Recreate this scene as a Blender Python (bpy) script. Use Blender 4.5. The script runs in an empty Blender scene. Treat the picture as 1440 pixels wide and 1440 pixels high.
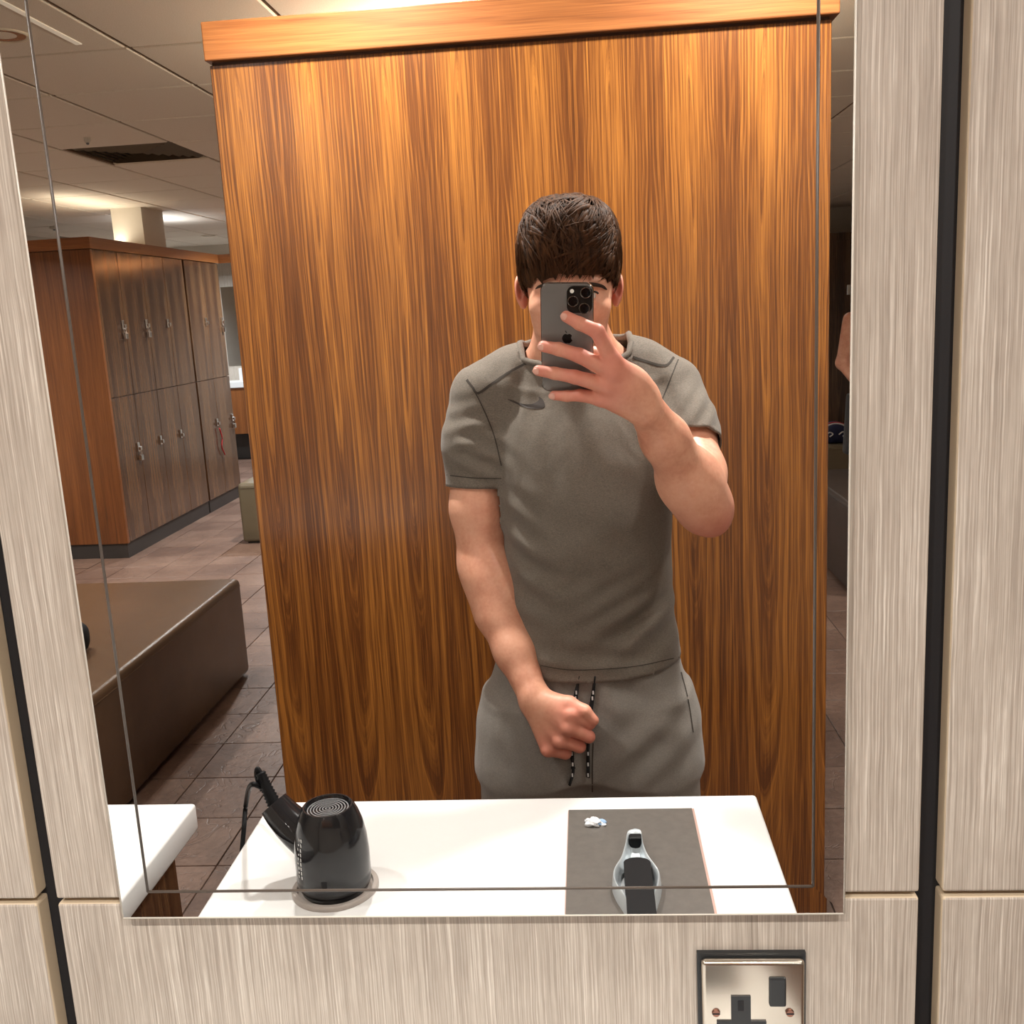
import bpy, bmesh, math, random
import numpy as np
from mathutils import Vector, Matrix
from mathutils.bvhtree import BVHTree

# ------------------------------------------------------------------ camera
# The wall with the mirror is the plane y = 0 and the room lies at y < 0.
# The photograph is a mirror selfie: the camera sits in the phone, D from the glass.
F, CX = 1415.0, 720.0
D, H = 0.752, 1.62
_n = np.array([102.0, -289.0, F]); _n /= np.linalg.norm(_n)
_v = np.array([384.0, 7093.0, F]); _v -= _n * (_v @ _n); _v /= np.linalg.norm(_v)
_x = np.cross(_v, _n)
AX = [Vector((_x[i], _n[i], -_v[i])) for i in range(3)]      # camera right, down, forward in the room
RIGHT, DOWN, FWD = AX
CAM = Vector((0, -D, H))


def ray(px, py):
    return RIGHT * (px - CX) + DOWN * (py - CX) + FWD * F


def M(px, py):                       # a point on the mirror wall seen directly
    r = ray(px, py)
    return CAM + r * (D / r.y)


def R(px, py, depth):                # a real point seen in the mirror, its image DEPTH from the camera plane
    r = ray(px, py)
    q = r * (depth / r.y)
    return Vector((q.x, D - depth, H + q.z))


def RH(px, py, h):                   # a real point at height h seen in the mirror
    r = ray(px, py)
    q = r * ((h - H) / r.z)
    return Vector((q.x, D - q.y, h))


def PH(px, py, h):                   # a point seen in the mirror, h in front of the lens plane of the phone
    r = ray(px, py)
    k = Vector((r.x, -r.y, r.z))
    t = (h - 2 * D * FWD.y) / k.dot(FWD)
    q = r * t
    return Vector((q.x, D - q.y, H + q.z))


def dpt(y):                          # real y for a distance behind the camera plane's image
    return D - y


sc = bpy.context.scene
C = sc.collection
cd = bpy.data.cameras.new('camera'); cam = bpy.data.objects.new('camera', cd); C.objects.link(cam)
cd.sensor_width = 36; cd.lens = F / 1440 * 36; cd.clip_start = 0.004; cd.clip_end = 60
cam.matrix_world = Matrix(((RIGHT.x, -DOWN.x, -FWD.x, CAM.x), (RIGHT.y, -DOWN.y, -FWD.y, CAM.y), (RIGHT.z, -DOWN.z, -FWD.z, CAM.z), (0, 0, 0, 1)))
sc.camera = cam

# ------------------------------------------------------------------ world and exposure
w = bpy.data.worlds.new('world'); sc.world = w; w.use_nodes = True
w.node_tree.nodes['Background'].inputs[0].default_value = (0.9, 0.85, 0.78, 1)
w.node_tree.nodes['Background'].inputs[1].default_value = 0.05
vs = sc.view_settings
vs.view_transform = 'Standard'; vs.look = 'None'; vs.gamma = 1; vs.use_curve_mapping = False; vs.exposure = 0.0
CEIL = 2.585
# downlights (x, y, watts, warm); the lamps themselves are built in downlight()
LAMPS = [(-1.1, -0.28, 10.5, 0), (1.15, -0.28, 10, 0), (-0.48, -1.25, 23, 0), (0.42, -1.25, 23, 0),
         (-1.86, -2.62, 10, 0), (-1.95, -6.1, 50, 1), (-2.4, -8.4, 80, 2), (-4.3, -4.6, 45, 0), (2.2, -4.2, 22, 0),
         (-4.0, -10.2, 60, 2), (-2.75, -3.3, 30, 0), (1.2, -8.2, 8, 0), (1.45, -2.5, 16, 0)]  # bench lamp placed out of view for its top; last added to brighten floor
FILL_UPLIGHTS = 1.0  # strength of the added fill uplights

random.seed(7)
rng = np.random.default_rng(5)


# ------------------------------------------------------------------ material helpers
class NT:
    def __init__(s, name):
        s.m = bpy.data.materials.new(name); s.m.use_nodes = True
        s.t = s.m.node_tree; s.b = s.t.nodes['Principled BSDF']

    def n(s, typ, **kw):
        nd = s.t.nodes.new(typ)
        for k, v in kw.items():
            setattr(nd, k, v)
        return nd

    def l(s, a, b):
        s.t.links.new(a, b)

    def val(s, sock, v):
        if hasattr(v, 'is_linked') or hasattr(v, 'links'):
            s.l(v, sock)
        else:
            sock.default_value = v

    def math(s, op, a, b=0.0, c=0.0):
        nd = s.n('ShaderNodeMath', operation=op)
        s.val(nd.inputs[0], a); s.val(nd.inputs[1], b); s.val(nd.inputs[2], c)
        return nd.outputs[0]

    def pos(s):
        tc = s.n('ShaderNodeTexCoord'); sp = s.n('ShaderNodeSeparateXYZ')
        s.l(tc.outputs['Object'], sp.inputs[0])
        return tc.outputs['Object'], sp.outputs

    def vec(s, x, y, z):
        nd = s.n('ShaderNodeCombineXYZ')
        for i, v in enumerate((x, y, z)):
            s.val(nd.inputs[i], v)
        return nd.outputs[0]

    def noise(s, v, scale=1.0, detail=2.0, rough=0.5, dist=0.0):
        nd = s.n('ShaderNodeTexNoise'); s.l(v, nd.inputs['Vector'])
        nd.inputs['Scale'].default_value = scale; nd.inputs['Detail'].default_value = detail
        nd.inputs['Roughness'].default_value = rough; nd.inputs['Distortion'].default_value = dist
        return nd.outputs['Fac']

    def ramp(s, fac, stops):
        nd = s.n('ShaderNodeValToRGB'); s.l(fac, nd.inputs[0]); e = nd.color_ramp.elements
        while len(e) < len(stops):
            e.new(0.5)
        for el, (p, c) in zip(e, stops):
            el.position = p; el.color = (*c, 1)
        return nd.outputs[0]

    def mix(s, f, a, b, mode='MIX'):
        nd = s.n('ShaderNodeMix', data_type='RGBA', blend_type=mode)
        s.val(nd.inputs[0], f)
        for i, v in ((6, a), (7, b)):
            s.val(nd.inputs[i], v if not isinstance(v, tuple) else (*v, 1))
        return nd.outputs[2]

    def bump(s, h, strength, dist=0.001):
        nd = s.n('ShaderNodeBump'); s.l(h, nd.inputs['Height'])
        nd.inputs['Strength'].default_value = strength; nd.inputs['Distance'].default_value = dist
        s.l(nd.outputs[0], s.b.inputs['Normal'])

    def set(s, **kw):
        for k, v in kw.items():
            k = k.replace('_', ' ').title().replace('Ior', 'IOR')
            s.val(s.b.inputs[k], v if not isinstance(v, tuple) else (*v, 1))
        return s


def lin(r, g, b):
    f = lambda c: c / 12.92 if c <= 0.04045 else ((c + 0.055) / 1.055) ** 2.4
    return tuple(f(c / 255) for c in (r, g, b))


MAT = {}


def plain(name, col, rough=0.5, metallic=0.0, var=0.0, scale=60, **kw):
    m = NT(name)
    if var:
        o, _ = m.pos(); f = m.noise(o, scale, 3, 0.6)
        m.set(base_color=m.mix(f, tuple(c * (1 - var) for c in col), tuple(min(1, c * (1 + var)) for c in col)))
    else:
        m.set(base_color=col)
    m.set(roughness=rough, metallic=metallic, **kw)
    MAT[name] = m.m
    return m


def laminate(name):                   # pale grey-brown laminate with fine wavering vertical lines
    m = NT(name); o, p = m.pos()
    wob = m.noise(m.vec(m.math('MULTIPLY', p[0], 30), 0.0, m.math('MULTIPLY', p[2], 14)), 1, 2)
    xx = m.math('ADD', p[0], m.math('MULTIPLY', wob, 0.003))
    a = m.noise(m.vec(m.math('MULTIPLY', xx, 700), 0.0, m.math('MULTIPLY', p[2], 6.0)), 1, 3, 0.6)
    b = m.noise(m.vec(m.math('MULTIPLY', xx, 120), 3.0, m.math('MULTIPLY', p[2], 2.2)), 1, 2)
    c = m.noise(m.vec(m.math('MULTIPLY', p[0], 9), 5.0, m.math('MULTIPLY', p[2], 1.0)), 1, 2)
    d = m.noise(m.vec(m.math('MULTIPLY', p[0], 260), 8.0, m.math('MULTIPLY', p[2], 40)), 1, 3)
    f = m.math('ADD', m.math('ADD', m.math('MULTIPLY', a, 0.78), m.math('MULTIPLY', b, 0.14)), m.math('MULTIPLY', c, 0.08))
    f = m.math('ADD', f, m.math('MULTIPLY', m.math('SUBTRACT', d, 0.5), 0.14))
    col = m.ramp(f, [(0.30, lin(142, 131, 120)), (0.47, lin(172, 161, 149)), (0.56, lin(188, 178, 166)), (0.70, lin(226, 219, 208))])
    m.set(base_color=col, roughness=0.42)
    m.bump(f, 0.25, 0.0006)
    MAT[name] = m.m


def veneer(name, lo, mid, hi, half=0.165, rough=0.30, horiz=False, ring=230.0, seed=0.0, tilt=0.03):
    m = NT(name); o, p = m.pos()
    X, Z = (p[2], p[0]) if horiz else (p[0], p[2])
    Y = p[1]
    lat = m.math('ADD', X, m.math('MULTIPLY', Y, 1.0 if not horiz else 0.0))
    u = m.math('PINGPONG', m.math('ADD', lat, 7.03 + seed), half)
    warp = m.noise(m.vec(m.math('MULTIPLY', u, 5), seed, m.math('MULTIPLY', Z, 0.9)), 1, 3, 0.5)
    warp2 = m.noise(m.vec(m.math('MULTIPLY', u, 22), seed + 4, m.math('MULTIPLY', Z, 4.5)), 1, 2, 0.5)
    du = m.math('ADD', m.math('SUBTRACT', u, half * 0.52), m.math('MULTIPLY', m.math('SUBTRACT', warp, 0.5), 0.07))
    dv = m.math('ADD', m.math('MULTIPLY', m.math('SUBTRACT', Z, 1.9), tilt), m.math('MULTIPLY', m.math('SUBTRACT', warp2, 0.5), 0.006))
    dv = m.math('ADD', dv, m.math('MULTIPLY', m.math('SUBTRACT', warp, 0.5), 0.05))
    r = m.math('SQRT', m.math('ADD', m.math('MULTIPLY', du, du), m.math('MULTIPLY', dv, dv)))
    rings = m.noise(m.vec(m.math('MULTIPLY', r, ring), seed, m.math('MULTIPLY', Z, 0.4)), 1, 5, 0.68)
    pores = m.noise(m.vec(m.math('MULTIPLY', lat, 520), m.math('MULTIPLY', Y, 3), m.math('MULTIPLY', Z, 9)), 1, 2)
    fleck = m.noise(m.vec(m.math('MULTIPLY', lat, 170), 2.0, m.math('MULTIPLY', Z, 2.2)), 1, 2)
    big = m.noise(m.vec(m.math('MULTIPLY', u, 9), 1.0 + seed, m.math('MULTIPLY', Z, 0.7)), 1, 2)
    f = m.math('ADD', m.math('MULTIPLY', rings, 0.56), m.math('MULTIPLY', fleck, 0.30))
    f = m.math('ADD', f, m.math('MULTIPLY', m.math('SUBTRACT', pores, 0.5), 0.26))
    f = m.math('ADD', f, m.math('MULTIPLY', m.math('SUBTRACT', big, 0.5), 0.34))
    f = m.math('ADD', f, 0.07)
    col = m.ramp(f, [(0.26, lo), (0.46, mid), (0.66, hi), (0.80, tuple(min(1, c * 1.35) for c in hi))])
    m.set(base_color=col, roughness=rough)
    m.b.inputs['Coat Weight'].default_value = 0.6; m.b.inputs['Coat Roughness'].default_value = 0.16
    m.bump(pores, 0.12, 0.0005)
    MAT[name] = m.m


laminate('laminate')
veneer('veneer_gold', lin(52, 27, 12), lin(106, 60, 25), lin(174, 112, 48))
veneer('veneer_cap', lin(84, 48, 24), lin(138, 82, 42), lin(168, 106, 58), half=0.4, horiz=True, ring=90, rough=0.34, seed=1.3)
veneer('veneer_dark', lin(40, 27, 20), lin(72, 48, 35), lin(124, 90, 60), half=0.2, ring=120, seed=2.1, rough=0.26)
veneer('veneer_end', lin(76, 42, 20), lin(118, 68, 32), lin(150, 92, 46), half=0.3, ring=40, seed=3.7, rough=0.35)
plain('black_gap', (0.008, 0.008, 0.010), 0.6)
plain('white_corian', (0.74, 0.745, 0.74), 0.28, var=0.02, scale=300)
plain('panel_edge', lin(200, 182, 156), 0.5)
plain('steel', lin(206, 198, 186), 0.24, 1.0, var=0.05, scale=20)
plain('chrome', (0.9, 0.92, 0.94), 0.16, 1.0)
plain('brass_screw', lin(150, 110, 96), 0.35, 1.0)
plain('socket_black', (0.014, 0.016, 0.018), 0.4)
plain('black_gloss', (0.012, 0.012, 0.014), 0.10, var=0.1)
plain('black_satin', (0.006, 0.006, 0.007), 0.5, specular_ior_level=0.15)
plain('silver_cup', (0.62, 0.68, 0.72), 0.25, 0.35)
plain('black_cloth', (0.012, 0.012, 0.014), 0.9)
plain('plate_grey', lin(92, 87, 82), 0.42, 0.15, var=0.25, scale=70)
plain('plate_edge', lin(190, 160, 150), 0.4, 0.4)
plain('ring_grey', lin(168, 160, 154), 0.35)
plain('tissue', (0.75, 0.78, 0.82), 0.8)
plain('tissue_blue', lin(150, 180, 215), 0.8)
plain('print_white', (0.7, 0.7, 0.7), 0.5)
plain('print_grey', lin(120, 120, 122), 0.45)
plain('grout', lin(72, 56, 48), 0.9)
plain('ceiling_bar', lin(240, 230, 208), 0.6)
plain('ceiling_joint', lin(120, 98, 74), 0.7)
plain('wall_paint', lin(214, 208, 196), 0.85)
plain('plinth_dark', lin(58, 54, 52), 0.45)
plain('plinth_wood', lin(70, 40, 24), 0.45)
plain('phone_back', lin(124, 122, 120), 0.30, 0.3)
plain('phone_frame', lin(120, 116, 112), 0.2, 1.0)
plain('phone_logo', lin(40, 38, 38), 0.12, 0.7)
plain('phone_bump', lin(34, 33, 33), 0.12, 0.2)
plain('lens_glass', (0.006, 0.006, 0.008), 0.03, 0.0)
plain('lens_ring', lin(104, 100, 96), 0.25, 1.0)
plain('flash', (0.85, 0.84, 0.8), 0.2)
plain('red_band', lin(170, 30, 36), 0.5)
plain('bag_blue', lin(26, 34, 70), 0.6, var=0.4, scale=30)
plain('vent_blade', lin(150, 136, 116), 0.6)
plain('grille_dark', lin(60, 54, 48), 0.6)
plain('lamp_reflector', (0.55, 0.53, 0.5), 0.25, 1.0)
plain('eye_white', (0.8, 0.77, 0.74), 0.2)
plain('eye_iris', lin(70, 58, 44), 0.15)
plain('eye_pupil', (0.004, 0.004, 0.004), 0.1)
plain('brow', lin(44, 28, 18), 0.7)
plain('lip', lin(186, 108, 98), 0.45)
plain('nail', lin(226, 172, 156), 0.3)
plain('seam', lin(62, 56, 50), 0.9)
plain('logo_print', lin(54, 46, 42), 0.7)
plain('shoe_upper', (0.03, 0.03, 0.035), 0.6)
plain('shoe_sole', (0.7, 0.7, 0.68), 0.6)
m = plain('mirror', (0.93, 0.925, 0.91), 0.0, 1.0)
plain('mirror_edge', lin(214, 208, 196), 0.25)
plain('mirror_groove', lin(84, 74, 66), 0.35)


def leather(name, col, rough=0.36):
    m = NT(name); o, p = m.pos()
    vo = m.n('ShaderNodeTexVoronoi'); vo.inputs['Scale'].default_value = 420; m.l(o, vo.inputs['Vector'])
    f = m.noise(o, 5, 3)
    m.set(base_color=m.mix(f, tuple(c * 0.8 for c in col), tuple(c * 1.2 for c in col)), roughness=rough)
    m.bump(m.math('ADD', vo.outputs['Distance'], m.math('MULTIPLY', m.noise(o, 6, 2), 3)), 0.2, 0.002)
    MAT[name] = m.m


leather('leather_brown', lin(98, 74, 54), 0.27)
leather('leather_olive', lin(112, 102, 82))
leather('leather_dark', lin(66, 54, 46))


def slate():
    m = NT('slate'); o, p = m.pos()
    oi = m.n('ShaderNodeObjectInfo'); rnd = oi.outputs['Random']
    ge = m.n('ShaderNodeNewGeometry').outputs['Position']
    big = m.noise(ge, 2.6, 4, 0.6); fine = m.noise(ge, 38, 4, 0.65)
    crk = m.n('ShaderNodeTexNoise'); crk.inputs['Scale'].default_value = 5.5; crk.inputs['Detail'].default_value = 3; crk.inputs['Distortion'].default_value = 1.6
    m.l(ge, crk.inputs['Vector'])
    vein = m.math('ABSOLUTE', m.math('SUBTRACT', crk.outputs['Fac'], 0.5))
    vein = m.math('MINIMUM', m.math('MULTIPLY', vein, 60), 1.0)
    f = m.math('ADD', m.math('MULTIPLY', big, 0.6), m.math('MULTIPLY', fine, 0.4))
    f = m.math('ADD', f, m.math('MULTIPLY', m.math('SUBTRACT', rnd, 0.5), 0.10))
    col = m.ramp(f, [(0.3, lin(88, 66, 56)), (0.5, lin(116, 91, 78)), (0.7, lin(142, 116, 101))])
    col = m.mix(m.math('MULTIPLY', m.math('SUBTRACT', 1.0, vein), 0.35), col, lin(80, 60, 52))
    m.set(base_color=col, roughness=m.math('ADD', 0.34, m.math('MULTIPLY', fine, 0.2)))
    m.bump(m.math('ADD', m.math('MULTIPLY', vein, 0.6), m.math('ADD', fine, big)), 0.5, 0.003)
    MAT['slate'] = m.m


slate()


def ceil_tile():
    m = NT('ceiling_tile'); o, p = m.pos()
    f = m.noise(o, 260, 3, 0.7)
    m.set(base_color=m.ramp(f, [(0.35, lin(228, 218, 200)), (0.6, lin(242, 234, 220))]), roughness=0.9)
    m.bump(f, 0.3, 0.001)
    MAT['ceiling_tile'] = m.m


ceil_tile()


def skin():
    m = NT('skin'); o, p = m.pos()
    a = m.noise(o, 9, 3, 0.5); b = m.noise(o, 160, 3, 0.6); c = m.noise(o, 38, 3, 0.6)
    f = m.math('ADD', m.math('MULTIPLY', a, 0.5), m.math('ADD', m.math('MULTIPLY', b, 0.2), m.math('MULTIPLY', c, 0.3)))
    col = m.ramp(f, [(0.34, lin(208, 142, 116)), (0.5, lin(226, 166, 138)), (0.66, lin(236, 182, 154))])
    at = m.n('ShaderNodeAttribute', attribute_name='flush')
    col = m.mix(m.math('MULTIPLY', at.outputs['Fac'], 0.75), col, lin(214, 126, 110))
    m.set(base_color=col, roughness=0.46)
    m.b.inputs['Subsurface Weight'].default_value = 0.12
    m.b.inputs['Subsurface Radius'].default_value = (0.012, 0.005, 0.003)
    m.b.inputs['Subsurface Scale'].default_value = 0.6
    m.bump(m.math('ADD', b, m.noise(o, 60, 2)), 0.12, 0.0008)
    MAT['skin'] = m.m


skin()


def cloth(name, lo, hi, fold=0.4):
    m = NT(name); o, p = m.pos()
    a = m.noise(m.vec(m.math('MULTIPLY', p[0], 260), m.math('MULTIPLY', p[1], 260), m.math('MULTIPLY', p[2], 900)), 1, 3, 0.7)
    b = m.noise(m.vec(m.math('MULTIPLY', p[0], 900), m.math('MULTIPLY', p[1], 900), m.math('MULTIPLY', p[2], 900)), 1, 2, 0.7)
    f = m.math('ADD', m.math('MULTIPLY', a, 0.55), m.math('MULTIPLY', b, 0.45))
    m.set(base_color=m.ramp(f, [(0.32, lo), (0.68, hi)]), roughness=0.85)
    m.b.inputs['Sheen Weight'].default_value = 0.15
    g = m.noise(m.vec(m.math('MULTIPLY', p[0], 14), m.math('MULTIPLY', p[1], 14), m.math('MULTIPLY', p[2], 8)), 1, 2, 0.5, 0.6)
    m.bump(m.math('ADD', m.math('MULTIPLY', f, 0.05), m.math('MULTIPLY', g, 1.0)), fold, 0.02)
    MAT[name] = m.m


cloth('shirt_grey', lin(84, 77, 69), lin(130, 121, 110), 0.30)
cloth('shorts_grey', lin(112, 107, 101), lin(148, 142, 135), 0.22)
cloth('vest_black', (0.01, 0.01, 0.012), (0.03, 0.03, 0.03))


def hairmat():
    m = NT('hair'); o, p = m.pos()
    f = m.noise(m.vec(m.math('MULTIPLY', p[0], 160), m.math('MULTIPLY', p[1], 160), m.math('MULTIPLY', p[2], 20)), 1, 3)
    m.set(base_color=m.ramp(f, [(0.3, lin(34, 20, 10)), (0.7, lin(82, 52, 30))]), roughness=0.6, specular_ior_level=0.12)
    m.b.inputs['Anisotropic'].default_value = 0.5
    MAT['hair'] = m.m


hairmat()


# ------------------------------------------------------------------ object helpers
def tag(o, label=None, cat=None, group=None, kind=None):
    for k, v in (('label', label), ('category', cat), ('group', group), ('kind', kind)):
        if v:
            o[k] = v
    return o


def link(name, me, mat=None, parent=None, loc=None):
    if mat is not None and len(me.materials) == 0:
        me.materials.append(MAT[mat])
    o = bpy.data.objects.new(name, me); C.objects.link(o)
    if loc is not None:
        o.location = loc
    if parent is not None:
        o.parent = parent
        if parent.type == 'EMPTY' or parent.location.length > 0:
            pass
    return o


def empty(name, loc=(0, 0, 0), rz=0.0):
    o = bpy.data.objects.new(name, None); C.objects.link(o); o.location = loc; o.rotation_euler = (0, 0, rz)
    o.empty_display_size = 0.05
    return o


def mesh(bm, name='mesh', smooth=False, ang=None):
    me = bpy.data.meshes.new(name); bm.normal_update(); bm.to_mesh(me); bm.free()
    if smooth:
        me.polygons.foreach_set('use_smooth', [True] * len(me.polygons))
        if ang:
            me.set_sharp_from_angle(angle=math.radians(ang))
    return me


def box(bm, x0, x1, y0, y1, z0, z1, bevel=0.0, seg=1):
    r = bmesh.ops.create_cube(bm, size=1)
    for v in r['verts']:
        v.co = Vector((x0 + (v.co.x + 0.5) * (x1 - x0), y0 + (v.co.y + 0.5) * (y1 - y0), z0 + (v.co.z + 0.5) * (z1 - z0)))
    if bevel:
        es = list({e for v in r['verts'] for e in v.link_edges})
        bmesh.ops.bevel(bm, geom=es, offset=bevel, segments=seg, affect='EDGES', profile=0.5)


def boxobj(name, mat, x0, x1, y0, y1, z0, z1, parent=None, bevel=0.0, seg=1, smooth=False):
    bm = bmesh.new(); box(bm, x0, x1, y0, y1, z0, z1, bevel, seg)
    return link(name, mesh(bm, name, smooth, 40), mat, parent)


def lathe(bm, prof, seg=32, at=(0, 0, 0), sx=1.0, sy=1.0, cap=True):
    rings = []
    for r, z in prof:
        rings.append([bm.verts.new((at[0] + r * sx * math.cos(2 * math.pi * i / seg), at[1] + r * sy * math.sin(2 * math.pi * i / seg), at[2] + z)) for i in range(seg)])
    for a, b in zip(rings, rings[1:]):
        for i in range(seg):
            j = (i + 1) % seg
            bm.faces.new((a[i], a[j], b[j], b[i]))
    if cap:
        bm.faces.new(rings[0][::-1]); bm.faces.new(rings[-1])


def tube(bm, pts, rads, seg=10, flat=1.0, up=None):
    pts = [Vector(p) for p in pts]
    if not hasattr(rads, '__len__'):
        rads = [rads] * len(pts)
    up = Vector(up or (0, 0, 1)); rings = []
    for i, p in enumerate(pts):
        t = (pts[min(i + 1, len(pts) - 1)] - pts[max(i - 1, 0)]).normalized()
        s = t.cross(up)
        if s.length < 1e-3:
            s = t.cross(Vector((1, 0, 0)))
        s.normalize(); q = s.cross(t)
        rings.append([bm.verts.new(p + s * rads[i] * math.cos(2 * math.pi * k / seg) + q * rads[i] * flat * math.sin(2 * math.pi * k / seg)) for k in range(seg)])
    for a, b in zip(rings, rings[1:]):
        for k in range(seg):
            j = (k + 1) % seg
            bm.faces.new((a[k], a[j], b[j], b[k]))
    bm.faces.new(rings[0][::-1]); bm.faces.new(rings[-1])
    bmesh.ops.recalc_face_normals(bm, faces=bm.faces[:])


def spline(pts, n=8):
    pts = [Vector(p) for p in pts]; out = []
    P = [pts[0] * 2 - pts[1]] + pts + [pts[-1] * 2 - pts[-2]]
    for i in range(1, len(P) - 2):
        for k in range(n):
            t = k / n; a, b, c, d = P[i - 1], P[i], P[i + 1], P[i + 2]
            out.append(0.5 * ((2 * b) + (c - a) * t + (2 * a - 5 * b + 4 * c - d) * t * t + (3 * b - a - 3 * c + d) * t ** 3))
    out.append(pts[-1])
    return out


def prism(bm, pts, y0, y1):            # outline in x, z extruded along y
    a = [bm.verts.new((p[0], y0, p[1])) for p in pts]; b = [bm.verts.new((p[0], y1, p[1])) for p in pts]
    bm.faces.new(a); bm.faces.new(b[::-1])
    for i in range(len(pts)):
        j = (i + 1) % len(pts)
        bm.faces.new((a[i], b[i], b[j], a[j]))
    bmesh.ops.recalc_face_normals(bm, faces=bm.faces[:])


def copy_tree(o, parent=None):
    c = o.copy(); C.objects.link(c); c.parent = parent
    for ch in o.children:
        copy_tree(ch, c)
    return c


# ------------------------------------------------------------------ the room
X0, X1, Y1 = -5.4, 3.6, -11.45         # side walls and the wall opposite the mirror
floor = boxobj('floor', 'grout', X0, X1, Y1, 0.03, -0.06, -0.004); tag(floor, kind='structure')
TP = 0.2985                            # tile pitch
bm = bmesh.new(); box(bm, -TP / 2 + 0.002, TP / 2 - 0.002, -TP / 2 + 0.002, TP / 2 - 0.002, -0.006, 0.0, 0.0015)
tile_me = mesh(bm, 'floor_tile'); tile_me.materials.append(MAT['slate'])
tx0 = -1.19 - 20 * TP; ty0 = dpt(3.335) - 30 * TP
ntile = 0; rest = bmesh.new()
cells = []
for i in range(40):
    for j in range(42):
        x, y = tx0 + (i + 0.5) * TP, ty0 + (j + 0.5) * TP
        if X0 + 0.1 < x < X1 - 0.1 and Y1 + 0.1 < y < -0.1:
            dep = D - y
            lo, hi = -0.40 * dep - 0.15, -0.335 * dep + 0.35
            seen = (-0.50 * dep - 0.1 < x < -0.335 * dep + 0.2 and 2.2 < dep < 9.3) or (0.205 * dep < x < 0.27 * dep + 0.2 and 2.2 < dep < 8)
            cells.append((not seen, dep, x, y))
cells.sort()
for k, (uns, dep, x, y) in enumerate(cells):
    if k < 290 and not uns:
        o = link('tile', tile_me, None, floor, (x, y, random.uniform(-0.0006, 0.0006)))
    else:
        h = random.uniform(-0.0006, 0.0006)
        g = TP / 2 - 0.002
        vs_ = [rest.verts.new((x + a * g, y + b * g, h)) for a, b in ((-1, -1), (1, -1), (1, 1), (-1, 1))]
        rest.faces.new(vs_)
o = link('tile_field', mesh(rest, 'tile_field'), 'slate', floor); tag(o, kind='stuff')

ceil = boxobj('ceiling', 'wall_paint', X0, X1, Y1, 0.03, CEIL + 0.03, CEIL + 0.08); tag(ceil, kind='structure')
CP = 0.6
cx0 = RH(650 / 3.6, 238 / 3.6, CEIL).x - 6 * CP; cy0 = RH(650 / 3.6, 238 / 3.6, CEIL).y - 12 * CP
LAMPCELL = set()
for lx, ly, _, _ in LAMPS:
    LAMPCELL.add((int((lx - cx0) // CP), int((ly - cy0) // CP)))
bm = bmesh.new(); box(bm, -CP / 2 + 0.008, CP / 2 - 0.008, -CP / 2 + 0.008, CP / 2 - 0.008, -0.004, 0.016, 0.004)
ct_me = mesh(bm, 'ceiling_tile'); ct_me.materials.append(MAT['ceiling_tile'])
VENT = None
vx, vy = RH(610 / 3.6, 775 / 3.6, CEIL).x, RH(610 / 3.6, 775 / 3.6, CEIL).y
vent_cell = (int((vx - cx0) // CP), int((vy - cy0) // CP))
for i in range(-1, 15):
    for j in range(-8, 20):
        x, y = cx0 + (i + 0.5) * CP, cy0 + (j + 0.5) * CP
        if not (X0 - 0.2 < x < X1 + 0.2 and Y1 - 0.2 < y < 0.2) or (i, j) == vent_cell:
            continue
        link('ceiling_tile', ct_me, None, ceil, (x, y, CEIL + random.uniform(-0.0004, 0.0004)))
for i in range(0, 16):
    x = cx0 + i * CP
    if X0 < x < X1:
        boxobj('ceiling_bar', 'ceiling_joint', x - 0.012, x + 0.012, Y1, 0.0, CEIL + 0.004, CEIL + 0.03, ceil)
for j in range(-8, 21):
    y = cy0 + j * CP
    if Y1 < y < 0:
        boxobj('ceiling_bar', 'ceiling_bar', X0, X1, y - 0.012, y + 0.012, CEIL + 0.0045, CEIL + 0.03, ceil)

for nm, a in (('wall_left', (X0 - 0.1, X0, Y1, 0.12, 0, CEIL + 0.08)), ('wall_right', (X1, X1 + 0.1, Y1, 0.12, 0, CEIL + 0.08)),
              ('wall_back', (X0 - 0.1, X1 + 0.1, Y1 - 0.1, Y1, 0, CEIL + 0.08))):
    tag(boxobj(nm, 'wall_paint', *a), kind='structure')

# mirror wall: black backing with laminate panels on it
PF = 0.013                              # panel face, 10 mm behind the mirror face
wall = boxobj('wall_front', 'black_gap', X0, X1, PF + 0.018, 0.12, 0, CEIL + 0.08); tag(wall, kind='structure')
pl0 = M(69, 1276).x - 0.0005; pr0 = M(1300, 1272).x
PITCH = pr0 - pl0 + 0.0185
seam_z = M(700, 1275).z
zs0 = seam_z - 0.0028; zs1 = seam_z + 0.0020
k0, k1 = -6, 5


def panel(x0, x1, z0, z1):
    bm = bmesh.new(); box(bm, x0, x1, PF, PF + 0.019, z0, z1, 0.0022, 2)
    me = mesh(bm, 'panel'); me.materials.append(MAT['laminate']); me.materials.append(MAT['panel_edge'])
    for p in me.polygons:
        if p.normal.y > -0.9:
            p.material_index = 1
    return link('panel', me, None, wall)


for k in range(k0, k1):
    a = pl0 + k * PITCH; b = pr0 + k * PITCH
    if a < X0 or b > X1:
        continue
    panel(a, b, 0.10, zs0); panel(a, b, zs1, CEIL - 0.01)

# ------------------------------------------------------------------ mirror
mx0, mx1 = M(90, 700).x - 0.001, M(1193, 700).x + 0.0008
mz0, mz1 = M(700, 1288).z, 2.06
bz0 = M(700, 1250).z; bx0 = M(132, 700).x; bx1 = M(1148, 500).x; bz1 = mz1 - 0.025
mir = empty('wall_mirror', ((mx0 + mx1) / 2, PF, mz0)); tag(mir, 'frameless wall mirror with a thin line around its border on pale laminate panels', 'mirror')


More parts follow.
